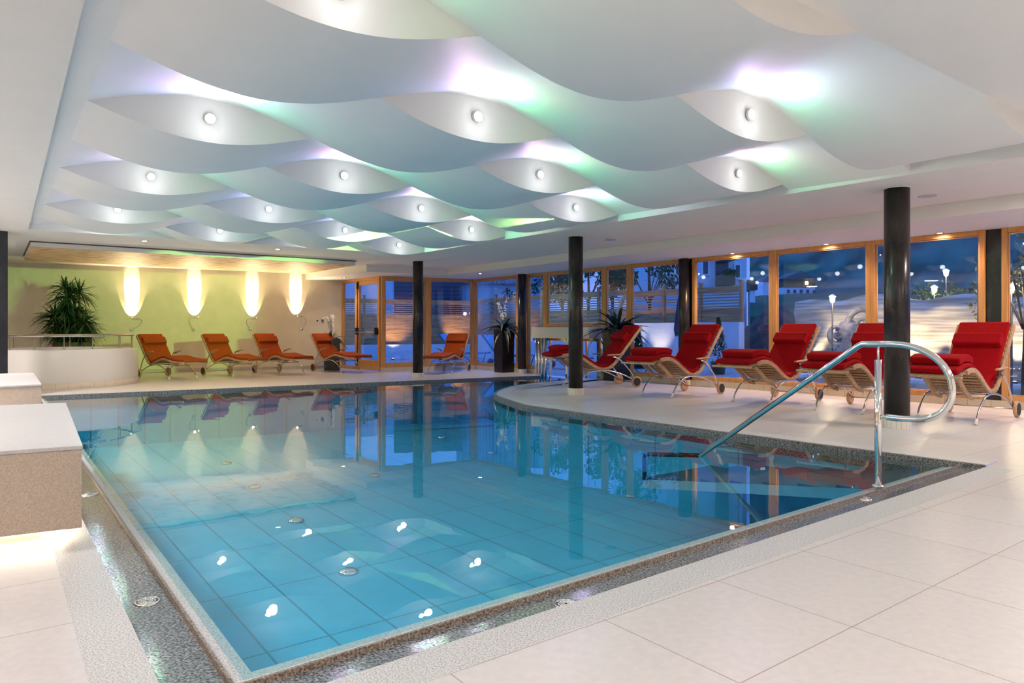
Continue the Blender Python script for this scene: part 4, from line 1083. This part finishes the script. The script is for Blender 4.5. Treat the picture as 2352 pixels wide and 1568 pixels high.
MB().box(((X_(1520)+X_(1725))/2,Yh+4,8.7), (X_(1725)-X_(1520),11,.3)).build('roof', 'roof_tile', o, L_)
Y2 = 40.0
o, L_ = house((1055-CX)*Y2/F, (1262-CX)*Y2/F, Y2, Y2+8, 0, zat(Y2,652), 'pale long house with ribbed cladding behind the far fence', 'render_white', [])
MB().box((((1055-CX)+(1262-CX))/2*Y2/F,Y2+3.9,zat(Y2,652)+1.4), (207*Y2/F+.3,8.4,2.8)).build('cladding', 'cladding', o, L_)
Y3 = 37.0
o = tag(empty('slatted_shed', ((890-CX)*Y3/F,Y3,0)), 'dark slatted building with horizontal louvres behind the corner fence', 'shed'); L_ = ((890-CX)*Y3/F,Y3,0)
MB().box((((905-CX)+(1062-CX))/2*Y3/F,Y3+2,2.6), (157*Y3/F,4,5.2)).build('body', 'window_dark', o, L_)
b = MB()
for k in range(14): b.box((((905-CX)+(1062-CX))/2*Y3/F,Y3-.08,2.3+k*.2), (157*Y3/F,.05,.05))
b.build('louvres', 'blue_frame', o, L_)
o, L_ = house((700-CX)*44/F, (902-CX)*44/F, 44, 50, 0, 5.5, 'pale house beyond the door and its side light', 'render_white', [])
# chalet in the distance
Y4 = 92.0; xa, xb = (1800-CX)*Y4/F, (1872-CX)*Y4/F; zb = zat(Y4,676)
o = tag(empty('chalet', (xa,Y4,zb)), 'distant wooden chalet with lit window on the hillside', 'house'); L_ = (xa,Y4,zb)
MB().box(((xa+xb)/2,Y4+2,zb+.1), (xb-xa,4,1.8)).build('ground_floor', 'render_white', o, L_)
MB().box(((xa+xb)/2,Y4+2,zb+1.5), (xb-xa,4.2,1.1)).build('upper_floor', 'brown_board', o, L_)
MB().add([(xa-.5,Y4-.6,zb+2.0),(xb+.5,Y4-.6,zb+2.0),((xa+xb)/2,Y4-.6,zb+3.1),(xa-.5,Y4+4.5,zb+2.0),(xb+.5,Y4+4.5,zb+2.0),((xa+xb)/2,Y4+4.5,zb+3.1)], [(0,1,2),(3,5,4),(0,2,5,3),(1,4,5,2),(0,3,4,1)]).build('roof', 'roof_tile', o, L_)
for k in range(5): MB().box((xa+.6+k*.85,Y4-.05,zb+.4), (.35,.1,.45)).build('window', 'window_dark', o, L_)
MB().box(((1852-CX)*Y4/F,Y4-.13,zb+1.5), (.35,.06,.4)).build('lit_window', 'lamp_tiny', o, L_)
for k, (px, py, w_, Yq) in enumerate(((1759,664,14,80),(2120,650,14,95))):
    X0 = (px-CX)*Yq/F; z0 = zat(Yq, py+8)
    o = tag(empty('distant_house', (X0,Yq,z0)), ('tiny far white house next to the balcony post','tiny far house left of the upper lantern')[k], 'house')
    MB().box((0,1.5,.5), (w_*Yq/F,3,1.6)).build('wall', 'render_white', o)
    MB().add([(-.45,-.2,1.3),(.95,-.2,1.3),(.25,-.2,1.9),(-.45,3,1.3),(.95,3,1.3),(.25,3,1.9)], [(0,1,2),(3,5,4),(0,2,5,3),(1,4,5,2),(0,3,4,1)]).build('roof', 'roof_tile', o)

# fence uplights
for px, B in ((912,0),(1052,0),(1170,16.6),(1480,16.6),(1420,16.6)):
    if B: p = fb(px, B-.5)
    else: q = hit(pf, pq, px); p = (q[0], q[1]-1.0)
    o = tag(empty('ground_spot', (*p,gz)), 'ground spot lighting the board fence', 'garden light', 'uplights at the board fence')
    MB().lathe([(.06,0),(.06,.05),(.045,.06)], n=14).build('housing', 'dark_plastic', o); MB().lathe([(.04,.061),(.02,.063)], n=14).build('lens', 'lamp_tiny', o)
    lamp('SPOT', (p[0],p[1],.06), 50 if B else 100, (1,.76,.52), .04, (p[0]+(.72 if B else 0),p[1]+(.54 if B else 1.0),1.55), 62*D, .8, name='ground_spot_beam')

# ------------------------------------------------------------------ room light: unseen lamps added as fill, behind and beside the camera
k = 0
for a, b_, pw in ((-1.2,1.6,60),(-1.2,4.6,60),(-1.2,7.4,50),(2.2,9.2,34),(-1.2,10.6,32),(1.2,-1.6,50),(5.2,-1.2,55),(9.2,-1.2,120),(13.2,-1.2,150)):
    p = xy(a, b_); z = ZC if 0.6 < b_ < 8 else (CEIL if b_ < 10 else LOW)
    o = tag(empty('hall_fill_lamp', (*p,z)), 'round fill lamp added out of view behind or beside the camera', 'fill lamp', 'added fill lamps out of view')
    MB().lathe([(.20,0),(.20,-.03),(.17,-.04)], n=28).build('diffuser', 'lamp_disc' if 'lamp_disc' in M else 'white_gloss', o)
    lamp('AREA', (p[0],p[1],z-.06), pw*.57, (1,.91,.86), .36, (p[0],p[1],0), name='hall_fill_light')
# green accent floodlight on the back wall (colour changing spot above the pool)
gpos = xy(7.6, 6.6)
lamp('SPOT', (gpos[0],gpos[1],2.737), 1050, (.46,1.0,.20), .012, (*bwp(330), 1.95), 27*D, .45, name='accent_light')
# world: dusk
w = bpy.data.worlds.new('dusk'); S.world = w; w.use_nodes = True; N = w.node_tree.nodes; L = w.node_tree.links
bg = N['Background']; tc = N.new('ShaderNodeTexCoord'); sp = N.new('ShaderNodeSeparateXYZ'); rp_ = N.new('ShaderNodeValToRGB')
L.new(tc.outputs['Generated'], sp.inputs[0]); L.new(sp.outputs[2], rp_.inputs[0]); L.new(rp_.outputs[0], bg.inputs[0])
rp_.color_ramp.elements[0].color = (.10,.17,.52,1); rp_.color_ramp.elements[0].position = .02
rp_.color_ramp.elements[1].color = (.06,.26,1.0,1); rp_.color_ramp.elements[1].position = .35
bg.inputs[1].default_value = .85
# ------------------------------------------------------------------ camera and view
cam = bpy.data.cameras.new('camera'); co = bpy.data.objects.new('camera', cam); COL.objects.link(co)
co.location = (0,0,H); co.rotation_euler = (PI/2,0,0); cam.sensor_width = 36; cam.lens = F/2352*36; cam.shift_y = -26/2352; cam.clip_end = 600
S.camera = co
S.view_settings.view_transform = 'Standard'; S.view_settings.look = 'None'; S.view_settings.gamma = 1; S.view_settings.exposure = 1.2
cy = S.cycles
cy.max_bounces = 7; cy.diffuse_bounces = 3; cy.glossy_bounces = 3; cy.transmission_bounces = 4; cy.transparent_max_bounces = 14
cy.caustics_reflective = False; cy.caustics_refractive = False; cy.sample_clamp_indirect = 4; cy.use_denoising = True; cy.use_adaptive_sampling = True; cy.adaptive_threshold = .04
